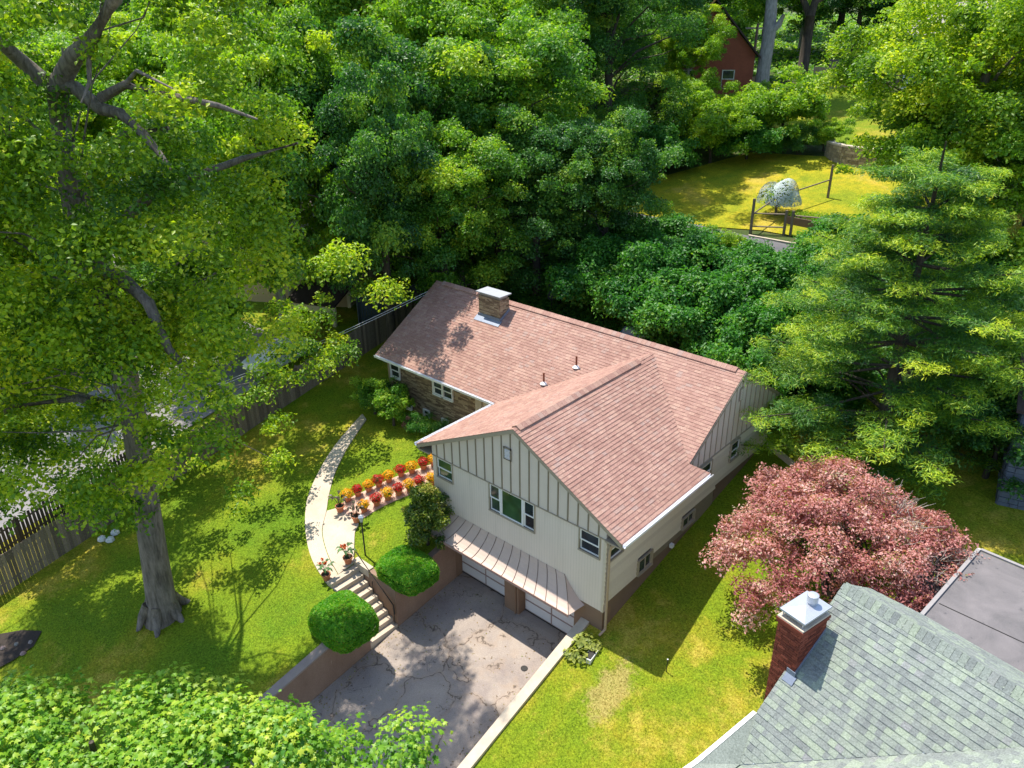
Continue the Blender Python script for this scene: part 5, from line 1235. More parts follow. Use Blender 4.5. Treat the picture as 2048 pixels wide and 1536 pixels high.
near = [('dark_maple_tree', 'dark_a', -17.6, 12.6, 'dark green maple rising behind the brick corner of the house', 1.15, 1.2),
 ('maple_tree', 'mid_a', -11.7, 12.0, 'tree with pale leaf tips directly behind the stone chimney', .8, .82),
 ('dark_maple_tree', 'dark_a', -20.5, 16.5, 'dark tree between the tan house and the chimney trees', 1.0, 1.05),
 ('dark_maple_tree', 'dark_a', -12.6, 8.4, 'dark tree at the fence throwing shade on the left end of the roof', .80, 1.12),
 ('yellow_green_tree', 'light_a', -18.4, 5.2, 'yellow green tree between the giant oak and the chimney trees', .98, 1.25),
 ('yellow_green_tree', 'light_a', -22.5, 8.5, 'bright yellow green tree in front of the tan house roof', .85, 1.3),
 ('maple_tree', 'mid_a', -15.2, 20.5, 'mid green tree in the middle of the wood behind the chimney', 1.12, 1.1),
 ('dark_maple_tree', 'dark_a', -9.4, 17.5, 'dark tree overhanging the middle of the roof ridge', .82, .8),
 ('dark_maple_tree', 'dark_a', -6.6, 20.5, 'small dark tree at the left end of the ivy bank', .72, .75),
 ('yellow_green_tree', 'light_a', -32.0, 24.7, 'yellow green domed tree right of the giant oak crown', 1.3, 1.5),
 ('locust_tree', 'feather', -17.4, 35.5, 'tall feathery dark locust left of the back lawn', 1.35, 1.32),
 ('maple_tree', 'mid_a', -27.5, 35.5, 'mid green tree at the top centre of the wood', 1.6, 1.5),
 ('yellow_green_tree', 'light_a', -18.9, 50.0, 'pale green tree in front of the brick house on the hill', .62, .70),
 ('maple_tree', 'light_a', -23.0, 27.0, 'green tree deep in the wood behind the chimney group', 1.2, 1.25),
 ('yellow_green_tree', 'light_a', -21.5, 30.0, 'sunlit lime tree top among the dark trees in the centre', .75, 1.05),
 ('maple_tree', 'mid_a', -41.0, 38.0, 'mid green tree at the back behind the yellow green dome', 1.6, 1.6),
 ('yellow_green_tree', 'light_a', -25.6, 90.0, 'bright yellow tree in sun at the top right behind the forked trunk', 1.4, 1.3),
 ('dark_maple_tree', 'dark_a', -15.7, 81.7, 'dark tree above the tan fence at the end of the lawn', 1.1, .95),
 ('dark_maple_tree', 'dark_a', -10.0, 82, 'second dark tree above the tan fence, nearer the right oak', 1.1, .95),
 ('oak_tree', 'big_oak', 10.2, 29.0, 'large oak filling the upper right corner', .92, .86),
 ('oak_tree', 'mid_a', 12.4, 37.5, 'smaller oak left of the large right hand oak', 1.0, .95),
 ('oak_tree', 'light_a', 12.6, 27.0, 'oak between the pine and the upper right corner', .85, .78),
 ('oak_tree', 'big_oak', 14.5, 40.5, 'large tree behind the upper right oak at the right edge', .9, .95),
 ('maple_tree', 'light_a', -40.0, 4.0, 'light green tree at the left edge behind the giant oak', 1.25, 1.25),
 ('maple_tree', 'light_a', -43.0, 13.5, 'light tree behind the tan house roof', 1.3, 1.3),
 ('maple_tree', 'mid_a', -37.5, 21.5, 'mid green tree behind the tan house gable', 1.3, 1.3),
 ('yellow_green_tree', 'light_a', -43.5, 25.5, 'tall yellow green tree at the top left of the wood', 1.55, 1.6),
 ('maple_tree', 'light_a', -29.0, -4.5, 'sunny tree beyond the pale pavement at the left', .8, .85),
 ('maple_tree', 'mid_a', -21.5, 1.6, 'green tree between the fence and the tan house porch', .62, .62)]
for nm_, key, x, y, lab, s, sz in near: put_tree(nm_, key, x, y, lab, 'tree', s, sz)
# background rows of trees up to the skyline
def place_words(u):
    n_ = int((u+400)//185); side = ['beyond the left corner', 'at the left corner', 'above the limbs of the giant oak', 'right of the oak fork', 'left of the yellow green dome', 'above the yellow green dome', 'right of the yellow green dome', 'above the chimney', 'above the roof centre', 'above the locust', 'right of the locust', 'left of the brick house', 'at the leaning trunk', 'above the tan fence', 'at the right oak', 'at the right corner', 'beyond the right corner']
    return side[max(0, min(n_, len(side)-1))]
k = 0; base_l = 'tree of the distant wooded skyline along the top edge'
for row, (D, n_) in enumerate(((96, 15), (122, 15), (150, 15))):
    for i in range(n_):
        u_ = -350+i*185+row*70+random.uniform(-30, 30)
        d_ = F+Rv*((u_-1024)/1556); p = Vector(CAM)+d_*D; x, y = p.x, p.y
        if row == 0 and (1480 < u_ < 1850): continue
        if abs(x+12) < 14 and 105 < y < 126: continue
        o = put_tree('wood_tree', ('mid_a', 'light_a', 'dark_a')[k % 3], x, y, ('%s tree of the %s skyline row, %s' % (('Mid green', 'Light green', 'Dark green')[k % 3], ('nearest', 'middle', 'farthest')[row], place_words(u_))), 'tree', random.uniform(1.3, 1.6), random.uniform(1.1, 1.4), group='trees of the distant wooded skyline'); k += 1
# leaning bare trunk and the forked tree, crowns above the frame
e = empty('leaning_tree', (-14.88, 56.55, Tz(-14.88, 56.55)), 0, 'leaning thick pale grey trunk left of the upper lawn', 'tree')
mb = MB(); mb.tube([(0, 0, -.3), (.1, .2, .8), (.0, .4, 3), (.1, .5, 6), (-.4, 1.2, 9), (-.2, 1.6, 13)], [.95, .72, .6, .58, .5, .35], 12); mb.tube([(.1, .5, 6), (.9, .6, 6.8), (1.2, .7, 7.6)], [.4, .3, .15], 8)
mb.build('trunk', B_pale, e, smooth=True)
cc_ = ellip_clumps(70, 4.5, 4.5, 2.5, 15.5); P, N, ci = clumps_to_leaves(cc_, rng.uniform(.6, 1.2, 70), 16000); link('crown', leaf_mesh('leaning_crown', P, N, .15*np.ones(16000), rng.uniform(.1, .8, 16000), L_mid), e)
e = empty('forked_tree', (-15.6, 67.7, Tz(-15.6, 67.7)), 0, 'dark forked tree trunk above the bushes at the top right', 'tree')
mb = MB(); mb.tube([(0, 0, -.3), (0, 0, 4), (0, 0, 6)], [.6, .5, .45], 9); mb.tube([(0, 0, 5.8), (-1.3, 0, 8), (-2.6, 0, 10)], [.4, .3, .2], 8); mb.tube([(0, 0, 5.8), (.6, 0, 9), (.5, 0, 12)], [.42, .34, .25], 8); mb.tube([(0, 0, 7), (2, .2, 8), (3.6, .2, 8.6)], [.2, .15, .08], 6)
mb.build('trunk', B_dark, e, smooth=True)
cc_ = ellip_clumps(60, 4.5, 4.5, 2.5, 13.5); P, N, ci = clumps_to_leaves(cc_, rng.uniform(.6, 1.2, 60), 14000); link('crown', leaf_mesh('forked_crown', P, N, .16*np.ones(14000), rng.uniform(.1, .8, 14000), L_mid), e)
# shrubs round the back lawn
for x, y, s, key, lab in [(-7.6, 46.0, 1.35, 'shrub_light', 'bright round shrub tree left of the upper lawn'), (-11.0, 41.0, 1.2, 'shrub_light', 'bright shrub at the far left edge of the back lawn'), (-8.6, 42.5, 1.0, 'shrub_ivy', 'dark green shrub at the middle of the far lawn edge'), (-13.8, 43.0, 1.25, 'shrub_light', 'bright shrub under the leaning trunk'), (-16.2, 47.5, 1.0, 'shrub_light', 'shrub in front of the brick house'), (-5.4, 44.6, .7, 'shrub_dark', 'small dark shrub right of the round shrub tree'), (-13.6, 37.8, 1.1, 'shrub_ivy', 'dark green shrub at the left corner of the back lawn'), (-12.3, 49.0, .9, 'shrub_light', 'yellow green shrub behind the round shrub tree'), (-3.9, 46.0, .6, 'shrub_light', 'low yellow green shrub in front of the stone wall'),
   (-1.0, 25.5, .55, 'shrub_light', 'small light shrub beside the lane'), (16.6, 14.3, 1.15, 'shrub_dark', 'dark shrub in shade at the right edge behind the red maple'), (15.0, 22.5, 1.35, 'shrub_dark', 'dark shrub between the pine and the right oak'), (17.2, 19.0, 1.2, 'shrub_dark', 'dark shrub at the right edge above the stone outbuilding'), (15.6, 27.0, 1.3, 'shrub_ivy', 'green shrub below the right oak'), (11.5, 24.5, 1.3, 'shrub_ivy', 'green shrub behind the pine')]:
    put_tree('shrub', key, x, y, lab, 'shrub', s, pn=('stem', 'foliage'))
for x, y, s, sz, lab in [(-4.7, 17.4, 1.15, 1.3, 'vine covered mound at the left end of the bank behind the roof'), (-1.6, 17.0, 1.15, 1.4, 'vine covered mound above the blue grill'), (-.4, 21.0, 1.2, 1.2, 'vine covered mound just below the lane'), (3.6, 16.0, 1.15, 1.35, 'vine covered mound behind the right half of the ridge'), (4.7, 19.4, 1.2, 1.3, 'vine covered mound left of the pine'), (1.4, 16.3, 1.1, 1.25, 'vine covered mound in the middle of the ivy bank'), (-3.6, 20.6, 1.2, 1.15, 'vine covered mound under the dark trees by the lane'), (6.5, 14.6, 1.0, 1.3, 'vine covered mound at the right end of the ridge'), (7.6, 18.0, 1.1, 1.2, 'vine covered mound touching the pine boughs'), (2.2, 22.6, 1.15, .95, 'low vine mound by the lane verge'), (5.8, 23.4, 1.15, 1.0, 'low vine mound at the right end of the lane verge'), (-7.2, 22.8, 1.2, 1.0, 'low vine mound at the left end of the lane verge'), (-4.6, 25.2, 1.1, .8, 'low vine mound spilling onto the left half of the lane'), (5.4, 27.4, 1.15, 1.0, 'vine mound hiding the lane beside the pine')]:
    put_tree('vine_mound', 'shrub_ivy', x, y, lab, 'shrub', s, sz, pn=('stem', 'foliage'))
NG = 130000; x = rng.uniform(-13, 16, NG); y = rng.uniform(-14, 14, NG)
inside = ((x > .9) & (x < 8.0) & (y < .5)) | ((x > -.1) & (x < W+.1) & (y > -.1) & (y < YB+.1)) | ((x > XL-.1) & (x < W+.1) & (y > YF-.1) & (y < YB+.1)) | ((x > STX0-.1) & (x < 1.1) & (y > STY0-.1) & (y < STY1+.3)) | ((x > 14.5) & (y < 2))
def inpoly(px, py, poly):
    c_ = np.zeros(len(px), bool); n_ = len(poly)
    for i in range(n_):
        x0, y0 = poly[i]; x1, y1 = poly[(i+1) % n_]
        hit_ = ((y0 > py) != (y1 > py)) & (px < (x1-x0)*(py-y0)/((y1-y0) if y1 != y0 else 1e-9)+x0); c_ ^= hit_
    return c_
for pl__ in (LA+LB[::-1], AP_A+AP_B[::-1], WA+WB[::-1]): inside |= inpoly(x, y, pl__)
x, y = x[~inside], y[~inside]
N = unit(rng.normal(size=(len(x), 3))*np.array([1, 1, .35])+np.array([0, 0, .35]))
L_grass = leafmat('grass_blades', [(0, (.09, .17, .008)), (.5, (.19, .25, .010)), (1, (.42, .35, .04))], .35, .6, .2)
gt = np.clip(.38+.25*np.sin(x*.55+1)*np.cos(y*.5)+.15*np.sin(x*1.9)*np.cos(y*1.6)+rng.normal(0, .2, len(x)), 0, 1)
o = link('grass', leaf_mesh('grass', np.stack([x, y, T(x, y)+.015], -1), N, .035*rng.uniform(.6, 1.5, len(x)), gt, L_grass, 'needle'), None, 'stuff'); tag(o, 'short grass blades over the front and side lawns', 'grass')
# ivy ground cover on the bank
NI = 42000; x = rng.uniform(-12, 11, NI); y = rng.uniform(14.8, 27.5, NI); ok = ~((x > -3.2) & (x < 1.2) & (y < 16)); x, y = x[ok], y[ok]
z = T(x, y)+.15+.35*np.abs(np.sin(x*1.9)*np.cos(y*1.6))*rng.random(len(x)); N = unit(np.stack([rng.normal(0, .4, len(x)), rng.normal(0, .4, len(x))-.2, np.ones(len(x))], -1))
o = link('ivy', leaf_mesh('ivy', np.stack([x, y, z], -1), N, .12*rng.uniform(.6, 1.3, len(x)), rng.uniform(.1, .9, len(x)), L_ivy), None, 'stuff'); tag(o, 'ivy ground cover on the bank behind the house', 'ivy')

NU = 110000; x = rng.uniform(-85, 40, NU); y = 16+150*rng.random(NU)**1.3
ok = ~((x > -14) & (x < 20) & (y > 25) & (y < 49)) & ~((x > -16) & (x < 3) & (y > 44) & (y < 70)) & ~((x > -12) & (x < 12) & (y < 27)); x, y = x[ok], y[ok]
z = T(x, y)+.2+.9*np.abs(np.sin(x*.7)*np.cos(y*.6))*rng.random(len(x)); N = unit(np.stack([rng.normal(0, .5, len(x)), rng.normal(0, .5, len(x))-.2, np.ones(len(x))], -1))
o = link('undergrowth', leaf_mesh('undergrowth', np.stack([x, y, z], -1), N, .30*rng.uniform(.6, 1.3, len(x)), rng.uniform(.1, .9, len(x)), L_mid), None, 'stuff'); tag(o, 'leafy undergrowth covering the wooded slope', 'undergrowth')
# ---------------------------------------------------------------- clipped hedges
def hedge(label, c, hx, hy, zt_, zb_, n=30000, rr=.45, mat=None, sz=.028, name='clipped_hedge', dome=.16):
    mat = mat or L_hedge; e = empty(name, (c[0], c[1], zb_), 0, label, 'hedge'); hz = (zt_-zb_)
    # superellipsoid shell
    d = unit(rng.normal(size=(n, 3))); d[:, 2] = np.where(d[:, 2] < -.55, -d[:, 2], d[:, 2])
    p = 3.4; k = (np.abs(d[:, 0])**p+np.abs(d[:, 1])**p+np.abs(d[:, 2])**p)**(-1/p)
    q = d*k[:, None]; lump = 1+.035*np.sin(q[:, 0]*3.3+c[0])*np.sin(q[:, 1]*2.9+2)+.03*np.sin(q[:, 0]*7)*np.cos(q[:, 1]*6)+.02*np.sin(q[:, 0]*17+q[:, 2]*9)*np.cos(q[:, 1]*15)+.035*(rng.random(n)-.6)
    P_ = q*lump[:, None]*np.array([hx, hy, hz*.5]); P_[:, 2] += hz*.5+dome*(1-(q[:, 0]**2+q[:, 1]**2)/2)*(q[:, 2] > .3)
    g = unit(np.sign(q)*np.abs(q)**(p-1)/np.array([hx, hy, hz*.5])); N_ = unit(g+rng.normal(size=(n, 3))*.5)
    patch_ = .5+.28*np.sin(P_[:, 0]*3.1+1)*np.cos(P_[:, 1]*2.7)
    tint_ = np.clip(patch_*.5+rng.normal(.25, .22, n), 0, 1)
    link('foliage', leaf_mesh('hedge_foliage', P_, N_, sz*rng.uniform(.7, 1.7, n), tint_, mat, 'kite', .5), e)
    ns_ = 700; dd_ = rng.integers(0, n, ns_); link('stray_shoots', leaf_mesh('hedge_shoots', P_[dd_]+g[dd_]*rng.uniform(.02, .09, ns_)[:, None], unit(rng.normal(size=(ns_, 3))), .035*np.ones(ns_), np.clip(rng.normal(.75, .2, ns_), 0, 1), mat, 'needle'), e, 'stuff')
    # woody core
    mb = MB(); cs = 10; 
    pr = [(0.0, .1), (.72, .12), (.86, hz*.5), (.72, hz*.86), (0, hz*.9)]
    for r0_, z0_ in [(0, 0)]: pass
    base = len(mb.v)
    for r_, z_ in pr:
        for j in range(16):
            a = 2*math.pi*j/16; ca, sa = math.cos(a), math.sin(a); kk = (abs(ca)**4+abs(sa)**4)**(-.25); mb.v.append((hx*r_*ca*kk, hy*r_*sa*kk, z_))
    for i_ in range(len(pr)-1):
        for j in range(16): mb.f.append([i_*16+j, i_*16+(j+1) % 16, (i_+1)*16+(j+1) % 16, (i_+1)*16+j]); mb.t.append(.5)
    mb.build('core', simple('hedge_core', (.02, .03, .012), .2), e)
    mb = MB(); mb.tube([(0, 0, -.3), (0, 0, .3)], .09, 6); mb.build('stem', B_dark, e)
    return e
hedge('square clipped hedge between the handrail and the garage wall', (.82, -2.36), 1.15, .92, 2.10, 1.15, 27000, sz=.037)
hedge('square clipped hedge left of the lower garden steps, half in tree shade', (.78, -5.48), 1.17, 1.0, 1.72, .55, 30000, sz=.037)
# rhododendron at the facade corner
def blob_shrub(name, label, x, y, z0, rx, ry, rz, n, size, mat, ncl=60, cr=(.25, .45), cat='shrub', flat=.8, aspect=.4, up=.5):
    e = empty(name, (x, y, z0), 0, label, cat); cc_ = ellip_clumps(ncl, rx, ry, rz, rz*.95, .3, bottom=-.7)
    P_, N_, ci_ = clumps_to_leaves(cc_, rng.uniform(cr[0], cr[1], ncl), n, flat, up, .6, .6); ct_ = rng.normal(.45, .2, ncl)
    link('foliage', leaf_mesh(name+'_foliage', P_, N_, size*rng.uniform(.7, 1.3, n), np.clip(ct_[ci_]+rng.normal(0, .2, n), 0, 1), mat, 'kite', aspect), e)
    mb = MB(); mb.tube([(0, 0, -.2), (.03, 0, rz)], [.09, .04], 6)
    for pts, rr in auto_limbs(cc_, (0, 0, 0), (0, 0, rz*1.5), 10, .035, .1): mb.tube(pts, rr, 4)
    mb.build('stem', B_dark, e); return e
blob_shrub('rhododendron', 'tall olive green rhododendron against the facade corner above the garage wall', 0.38, -.88, Tz(-.2, -.8)-.25, 1.0, .80, 1.5, 27000, .06, L_rhodo, 150, (.18, .32))
blob_shrub('round_shrub', 'rounded pale green shrub at the brick corner by the path', -8.75, 3.9, Tz(-8.6, 4), 1.15, .95, 1.15, 18000, .04, L_mid, 60, (.22, .36), aspect=.6)
blob_shrub('leafy_shrub', 'loose bright green shrub beside the rounded shrub', -7.1, 3.75, Tz(-7, 3.7), 1.0, .85, 1.05, 10000, .06, L_maple, 40, (.2, .4), aspect=.6)
blob_shrub('back_shrub', 'dark shrub against the brick wall behind the rounded shrub', -7.9, 4.6, Tz(-7.9, 4.6), .8, .45, 1.0, 7000, .045, L_dark, 40, (.2, .36))
blob_shrub('low_yew', 'low dark clipped yew under the basement windows', -5.55, 4.1, Tz(-5.5, 4.1), .85, .6, .42, 9000, .03, L_ivy, 40, (.2, .3))
blob_shrub('low_yew', 'low yew beside the wing of the house', -4.0, 4.3, Tz(-4, 4.3), .7, .5, .45, 6000, .03, L_dark, 30, (.2, .3))
blob_shrub('russet_shrub', 'small russet shrub between the leafy shrub and the low yew', -6.2, 3.95, Tz(-6.2, 3.9), .3, .3, .35, 2200, .035, L_redm, 14, (.12, .2))
for i, (x, y, s) in enumerate([(8.25, -.75, 1.0), (8.5, -1.25, .8), (8.15, -1.35, .7), (8.65, -.65, .7)]):
    e = empty('hosta', (x, y, Tz(x, y)-.02), random.random()*6, ['large yellow green hosta clump at the foot of the downspout', 'yellow green hosta next to the dark planter box', 'hosta nearest the driveway wall', 'small hosta tucked against the house corner'][i], 'plant', 'hosta plants by the downspout')
    n = 70; a = rng.uniform(0, 6.283, n); r_ = .12+.30*rng.random(n); P_ = np.stack([r_*np.cos(a)*s, r_*np.sin(a)*s, (.42-.6*r_**1.2+rng.uniform(-.05, .05, n))*s], -1); N_ = unit(np.stack([np.cos(a)*.7, np.sin(a)*.7, np.ones(n)], -1)+rng.normal(size=(n, 3))*.25)
    link('leaves', leaf_mesh('hosta_leaves', P_, N_, .10*s*rng.uniform(.7, 1.2, n), rng.random(n), L_hosta, 'kite', .7), e)
    MB().lathe((0, 0, -.05), [(.1, 0), (.06, .2), (.0, .22)], 8).build('crown_base', M_soil, e)
# ---------------------------------------------------------------- potted flowers
def pot(parent, r_=.17, h_=.26):
    MB().lathe((0, 0, 0), [(0, .004), (r_*.68, .004), (r_*.9, h_*.78), (r_*1.05, h_*.78), (r_*1.08, h_), (r_*.94, h_), (r_*.9, h_*.9), (0, h_*.9)], 16).build('pot', M_terra, parent)
    MB().lathe((0, 0, h_*.905), [(0, .012), (r_*.88, .004)], 12).build('soil', M_soil, parent)
def mum(x, y, red, label):
    e = empty('potted_chrysanthemum', (x, y, Tz(x, y)+.042), random.uniform(0, 6), label, 'flower pot', 'potted chrysanthemums lining the brick walk'); pot(e)
    n = 420; d = unit(rng.normal(size=(n, 3))); d[:, 2] = np.abs(d[:, 2])*1.0-.15; R0 = random.uniform(.25, .32)
    P_ = d*(R0*rng.uniform(.78, 1.1, n))[:, None]*np.array([1, 1, .8])*(1+.12*np.sin(d[:, :1]*5+x*9)*np.cos(d[:, 1:2]*4+y*7)); P_[:, 2] += .38
    link('flowers', leaf_mesh('mum_flowers', P_, unit(d+rng.normal(size=(n, 3))*.25), .028*rng.uniform(.8, 1.4, n), rng.random(n), L_mumr if red else L_mumo, 'star'), e)
    n = 420; d = unit(rng.normal(size=(n, 3))); P_ = d*(R0*.86*rng.random(n)**.4)[:, None]; P_[:, 2] = np.abs(P_[:, 2])*.8-.02+.32
    link('foliage', leaf_mesh('mum_leaves', P_, unit(d+rng.normal(size=(n, 3))*.5), .03*np.ones(n), rng.random(n)*.6, L_dark if red else L_mid), e)
order = ['first', 'second', 'third', 'fourth', 'fifth']
Uu = [(-4.62, -1.10, 0), (-4.50, -.62, 1), (-4.30, -.16, 0), (-4.14, .30, 1), (-3.97, .75, 0), (-3.78, 1.32, 1), (-3.50, 1.74, 0), (-3.24, 2.22, 1), (-3.0, 2.65, 0)]
Lw = [(-3.44, -1.12, 0), (-3.26, -.56, 1), (-3.10, -.05, 0), (-2.92, .43, 1), (-2.68, .86, 0), (-2.46, 1.28, 1), (-2.14, 1.70, 0)]
for rowname, rows in (('lawn side of the walk', Uu), ('facade side of the walk', Lw)):
    cnt = [0, 0]
    for x, y, rd in rows:
        mum(x, y, rd, '%s %s potted chrysanthemum from the steps, %s' % (order[cnt[rd]], 'red' if rd else 'orange', rowname)); cnt[rd] += 1
def canna(x, y, dark, label, fl_=True, s=1.0):
    e = empty('potted_canna', (x, y, Tz(x, y)+.058), random.uniform(0, 6), label, 'flower pot'); e.scale = (s, s, s); pot(e, .2, .32)
    stems = MB(); leaves = MB(); lv_ = []; ln_ = []
    for k in range(11):
        a = k*2.4; tilt = rng.uniform(.1, .5); L_ = rng.uniform(.25, .6); d_ = Vector((math.cos(a)*tilt, math.sin(a)*tilt, 1)).normalized()
        p0 = Vector((0, 0, .28)); p1 = p0+d_*L_; stems.tube([p0, p1], [.012, .008], 5)
        # a broad arching leaf
        o_ = Vector((math.cos(a), math.sin(a), 0)); sd = Vector((-o_.y, o_.x, 0)); LL = .30; ww = .075
        pts = [(0, .02, 0), (.35, 1, .10), (.7, .8, .10), (1, .03, -.02)]
        for (a0, w0, h0_), (a1, w1, h1_) in zip(pts[:-1], pts[1:]):
            leaves.tint = random.random()
            A0 = p1+o_*LL*a0+Vector((0, 0, h0_)); A1 = p1+o_*LL*a1+Vector((0, 0, h1_))
            leaves.poly([A0-sd*ww*w0+Vector((0, 0, .02)), A0, A1, A1-sd*ww*w1+Vector((0, 0, .02))]); leaves.poly([A0, A0+sd*ww*w0+Vector((0, 0, .02)), A1+sd*ww*w1+Vector((0, 0, .02)), A1])
    stems.build('stems', MATS['dark_canna_leaves' if dark else 'canna_leaves'], e); leaves.build('leaves', L_cannad if dark else L_canna, e)
    if fl_:
        for k in range(3):
            p = np.array([rng.normal()*.10, rng.normal()*.10, rng.uniform(.85, 1.0)]); n = 26; P_ = p+rng.normal(size=(n, 3))*.035
            link('flower', leaf_mesh('canna_flower', P_, unit(rng.normal(size=(n, 3))), .04*np.ones(n), rng.random(n), L_cannaf), e)
            MB().tube([(p[0]*.3, p[1]*.3, .3), tuple(p)], [.01, .006], 4).build('stalk', L_canna, e)
canna(-4.36, -1.72, True, 'dark leaved canna in a clay pot at the lawn corner of the flower walk', False, .95)
canna(-3.22, -1.72, True, 'dark leaved canna in a clay pot beside the lamp post', False, .95)
canna(-1.62, -3.42, False, 'orange flowered green canna on the house side of the step head', True, .95)
canna(-1.66, -4.48, False, 'orange flowered green canna on the lawn side of the step head', True, .9)
# lamp post
lp = empty('lamp_post', (-1.4, -2.72, Tz(-1.4, -2.72)), 0, 'black lamp post with a square glass lantern on the small lawn', 'lamp post')
MB().tube([(0, 0, -.1), (0, 0, 1.62)], .032, 8).build('post', M_dark, lp)
ln_ = MB(); ln_.lathe((0, 0, 1.6), [(.03, 0), (.07, .04), (.07, .05)], 4); lno = ln_.build('lantern', M_dark, lp)
MB().lathe((0, 0, 1.655), [(.068, 0), (.12, .22)], 4).build('glass', simple('lantern_glass', (.45, .47, .48), .1, rough=.2), lno)
MB().lathe((0, 0, 1.88), [(.15, 0), (.15, .015), (.05, .09), (0, .11)], 4).build('cap', M_steel, lno)
# planter box / window-well cover at the corner, small stake, sprinkler
pb = empty('planter_box', (8.72, -.95, Tz(8.72, -.95)), R(8), 'white edged dark utility box lid beside the hostas', 'box')
BX('body', (-.14, -.32, -.1), (.14, .32, .1), M_white, pb); BX('lid', (-.11, -.28, .102), (.11, .28, .125), M_dark, pb)
sk = empty('garden_stake', (11.15, -.1, Tz(11.15, -.1)), 0, 'thin dark marker stake on the lawn at the tip of the house shadow', 'stake'); MB().tube([(0, 0, -.1), (.02, 0, .55)], .015, 5).build('rod', M_dark, sk); MB().lathe((.02, 0, .55), [(.0, 0), (.03, .01), (0, .04)], 8).build('tip', M_white, sk)
# drain cover on the driveway
o = MB().lathe((6.35, -1.75, drive_z(-1.75)+.004), [(0, .012), (.12, .012), (.14, .0)], 16).build('drain_cover', M_dark); tag(o, 'round dark drain cover in the driveway by the right wall', 'drain cover')
nf_ = 900; x = np.concatenate([1.15+rng.exponential(.5, 300), 7.5-rng.exponential(.4, 250), rng.uniform(1.2, 7.4, 350)]); x = np.clip(x, 1.1, 7.5); y = rng.uniform(-9, -.1, nf_); z = np.where(y > -9, .14*np.minimum(y, 0), -1.26)+.012
o = link('fallen_leaves', leaf_mesh('fallen_leaves', np.stack([x, y, z], -1), unit(rng.normal(size=(nf_, 3))*.25+np.array([0, 0, 1])), .035*rng.uniform(.5, 1.3, nf_), rng.random(nf_), leafmat('dry_leaves', [(0, (.10, .06, .025)), (.6, (.26, .17, .05)), (1, (.22, .26, .05))], .1)), None, 'stuff'); tag(o, 'dry fallen leaves scattered along the driveway walls', 'leaves')
# stone edging at the back corner
o = MB().prism([(W+.2, YB-.1, Tz(W, YB)-.1), (13.0, 9.9, Tz(13, 9.9)-.1), (13.0, 9.75, Tz(13, 9.8)-.1), (W+.2, YB-.3, Tz(W, YB)-.1)], (0, 0, .28)).build('garden_edging', M_cap); tag(o, 'pale concrete edging from the back corner of the house to the pine', 'edging')
# mulch bed with rocks at left edge
mbd = sheet('mulch_bed', ([(-11.6, -14.6), (-10.2, -13.2), (-9.4, -12.7)], [(-9.4, -15.6), (-8.9, -14.0), (-8.9, -13.2)]), M_compost, .05, label='dark mulch bed at the lower left edge')
for i, (x, y) in enumerate([(-9.6, -13.6), (-9.2, -13.2), (-9.9, -14.0), (-8.9, -13.6)]):
    o = MB().lathe((x, y, Tz(x, y)+.03), [(0, 0), (.09+.01*i, .01), (.08, .07), (.03, .11), (0, .11)], 7).build('rock', simple('bed_rock%d' % i, (.20+.03*i, .19, .18), .2)); tag(o, ['grey rock in the middle of the mulch bed', 'grey rock at the lawn edge of the mulch bed', 'grey rock at the far left of the mulch bed', 'rock at the near side of the mulch bed'][i], 'rock', 'rocks in the mulch bed')
# white rocks at fence
for i, (x, y) in enumerate([(-12.5, -8.9), (-12.1, -8.7), (-12.35, -8.35)]):
    o = MB().lathe((x, y, Tz(x, y)), [(0, -.05), (.2, .02), (.18, .14), (.06, .22), (0, .23)], 7).build('rock', M_plaster); tag(o, ['pale rock nearest the fence at the far edge of the lawn', 'pale rock out on the lawn side of the rock group', 'pale rock at the back of the group by the fence'][i], 'rock', 'pale rocks by the fence')
# yellow leafed patch etc: back yard items
def cylobj(*a): pass
gr = empty('barbecue_grill', (-.9, 15.2, Tz(-.9, 15.2)), R(20), 'blue grey covered barbecue grill behind the roof ridge', 'grill')
MB().prism([(-.55, -.3, .5), (.55, -.3, .5), (.55, .3, .5), (-.55, .3, .5)], (0, 0, .35)).build('body', M_blue, gr)
MB().prism([(-.4, -.26, .852), (-.4, .26, .852), (-.4, .2, 1.1), (-.4, -.16, 1.1)], (.8, 0, 0)).build('lid', simple('grill_lid', (.30, .38, .46), .1, rough=.4), gr)
for x_ in (-.45, .45):
    for y_ in (-.22, .22): MB().tube([(x_, y_, 0), (x_, y_, .5)], .025, 6).build('leg', M_dark, gr)
BX('side_shelf', (.56, -.25, .78), (.95, .25, .82), M_white, gr)
um = empty('patio_umbrella', (-7.3, 16.4, Tz(-7.3, 16.4)), 0, 'closed dark grey patio umbrella behind the roof ridge', 'umbrella')
MB().lathe((0, 0, .7), [(.12, 0), (.26, .1), (.25, .9), (.12, 1.5), (.02, 1.75)], 10).build('canopy', simple('umbrella_cloth', (.05, .055, .075), .2), um); MB().tube([(0, 0, -.1), (0, 0, 2.5)], .03, 6).build('pole', M_dark, um)
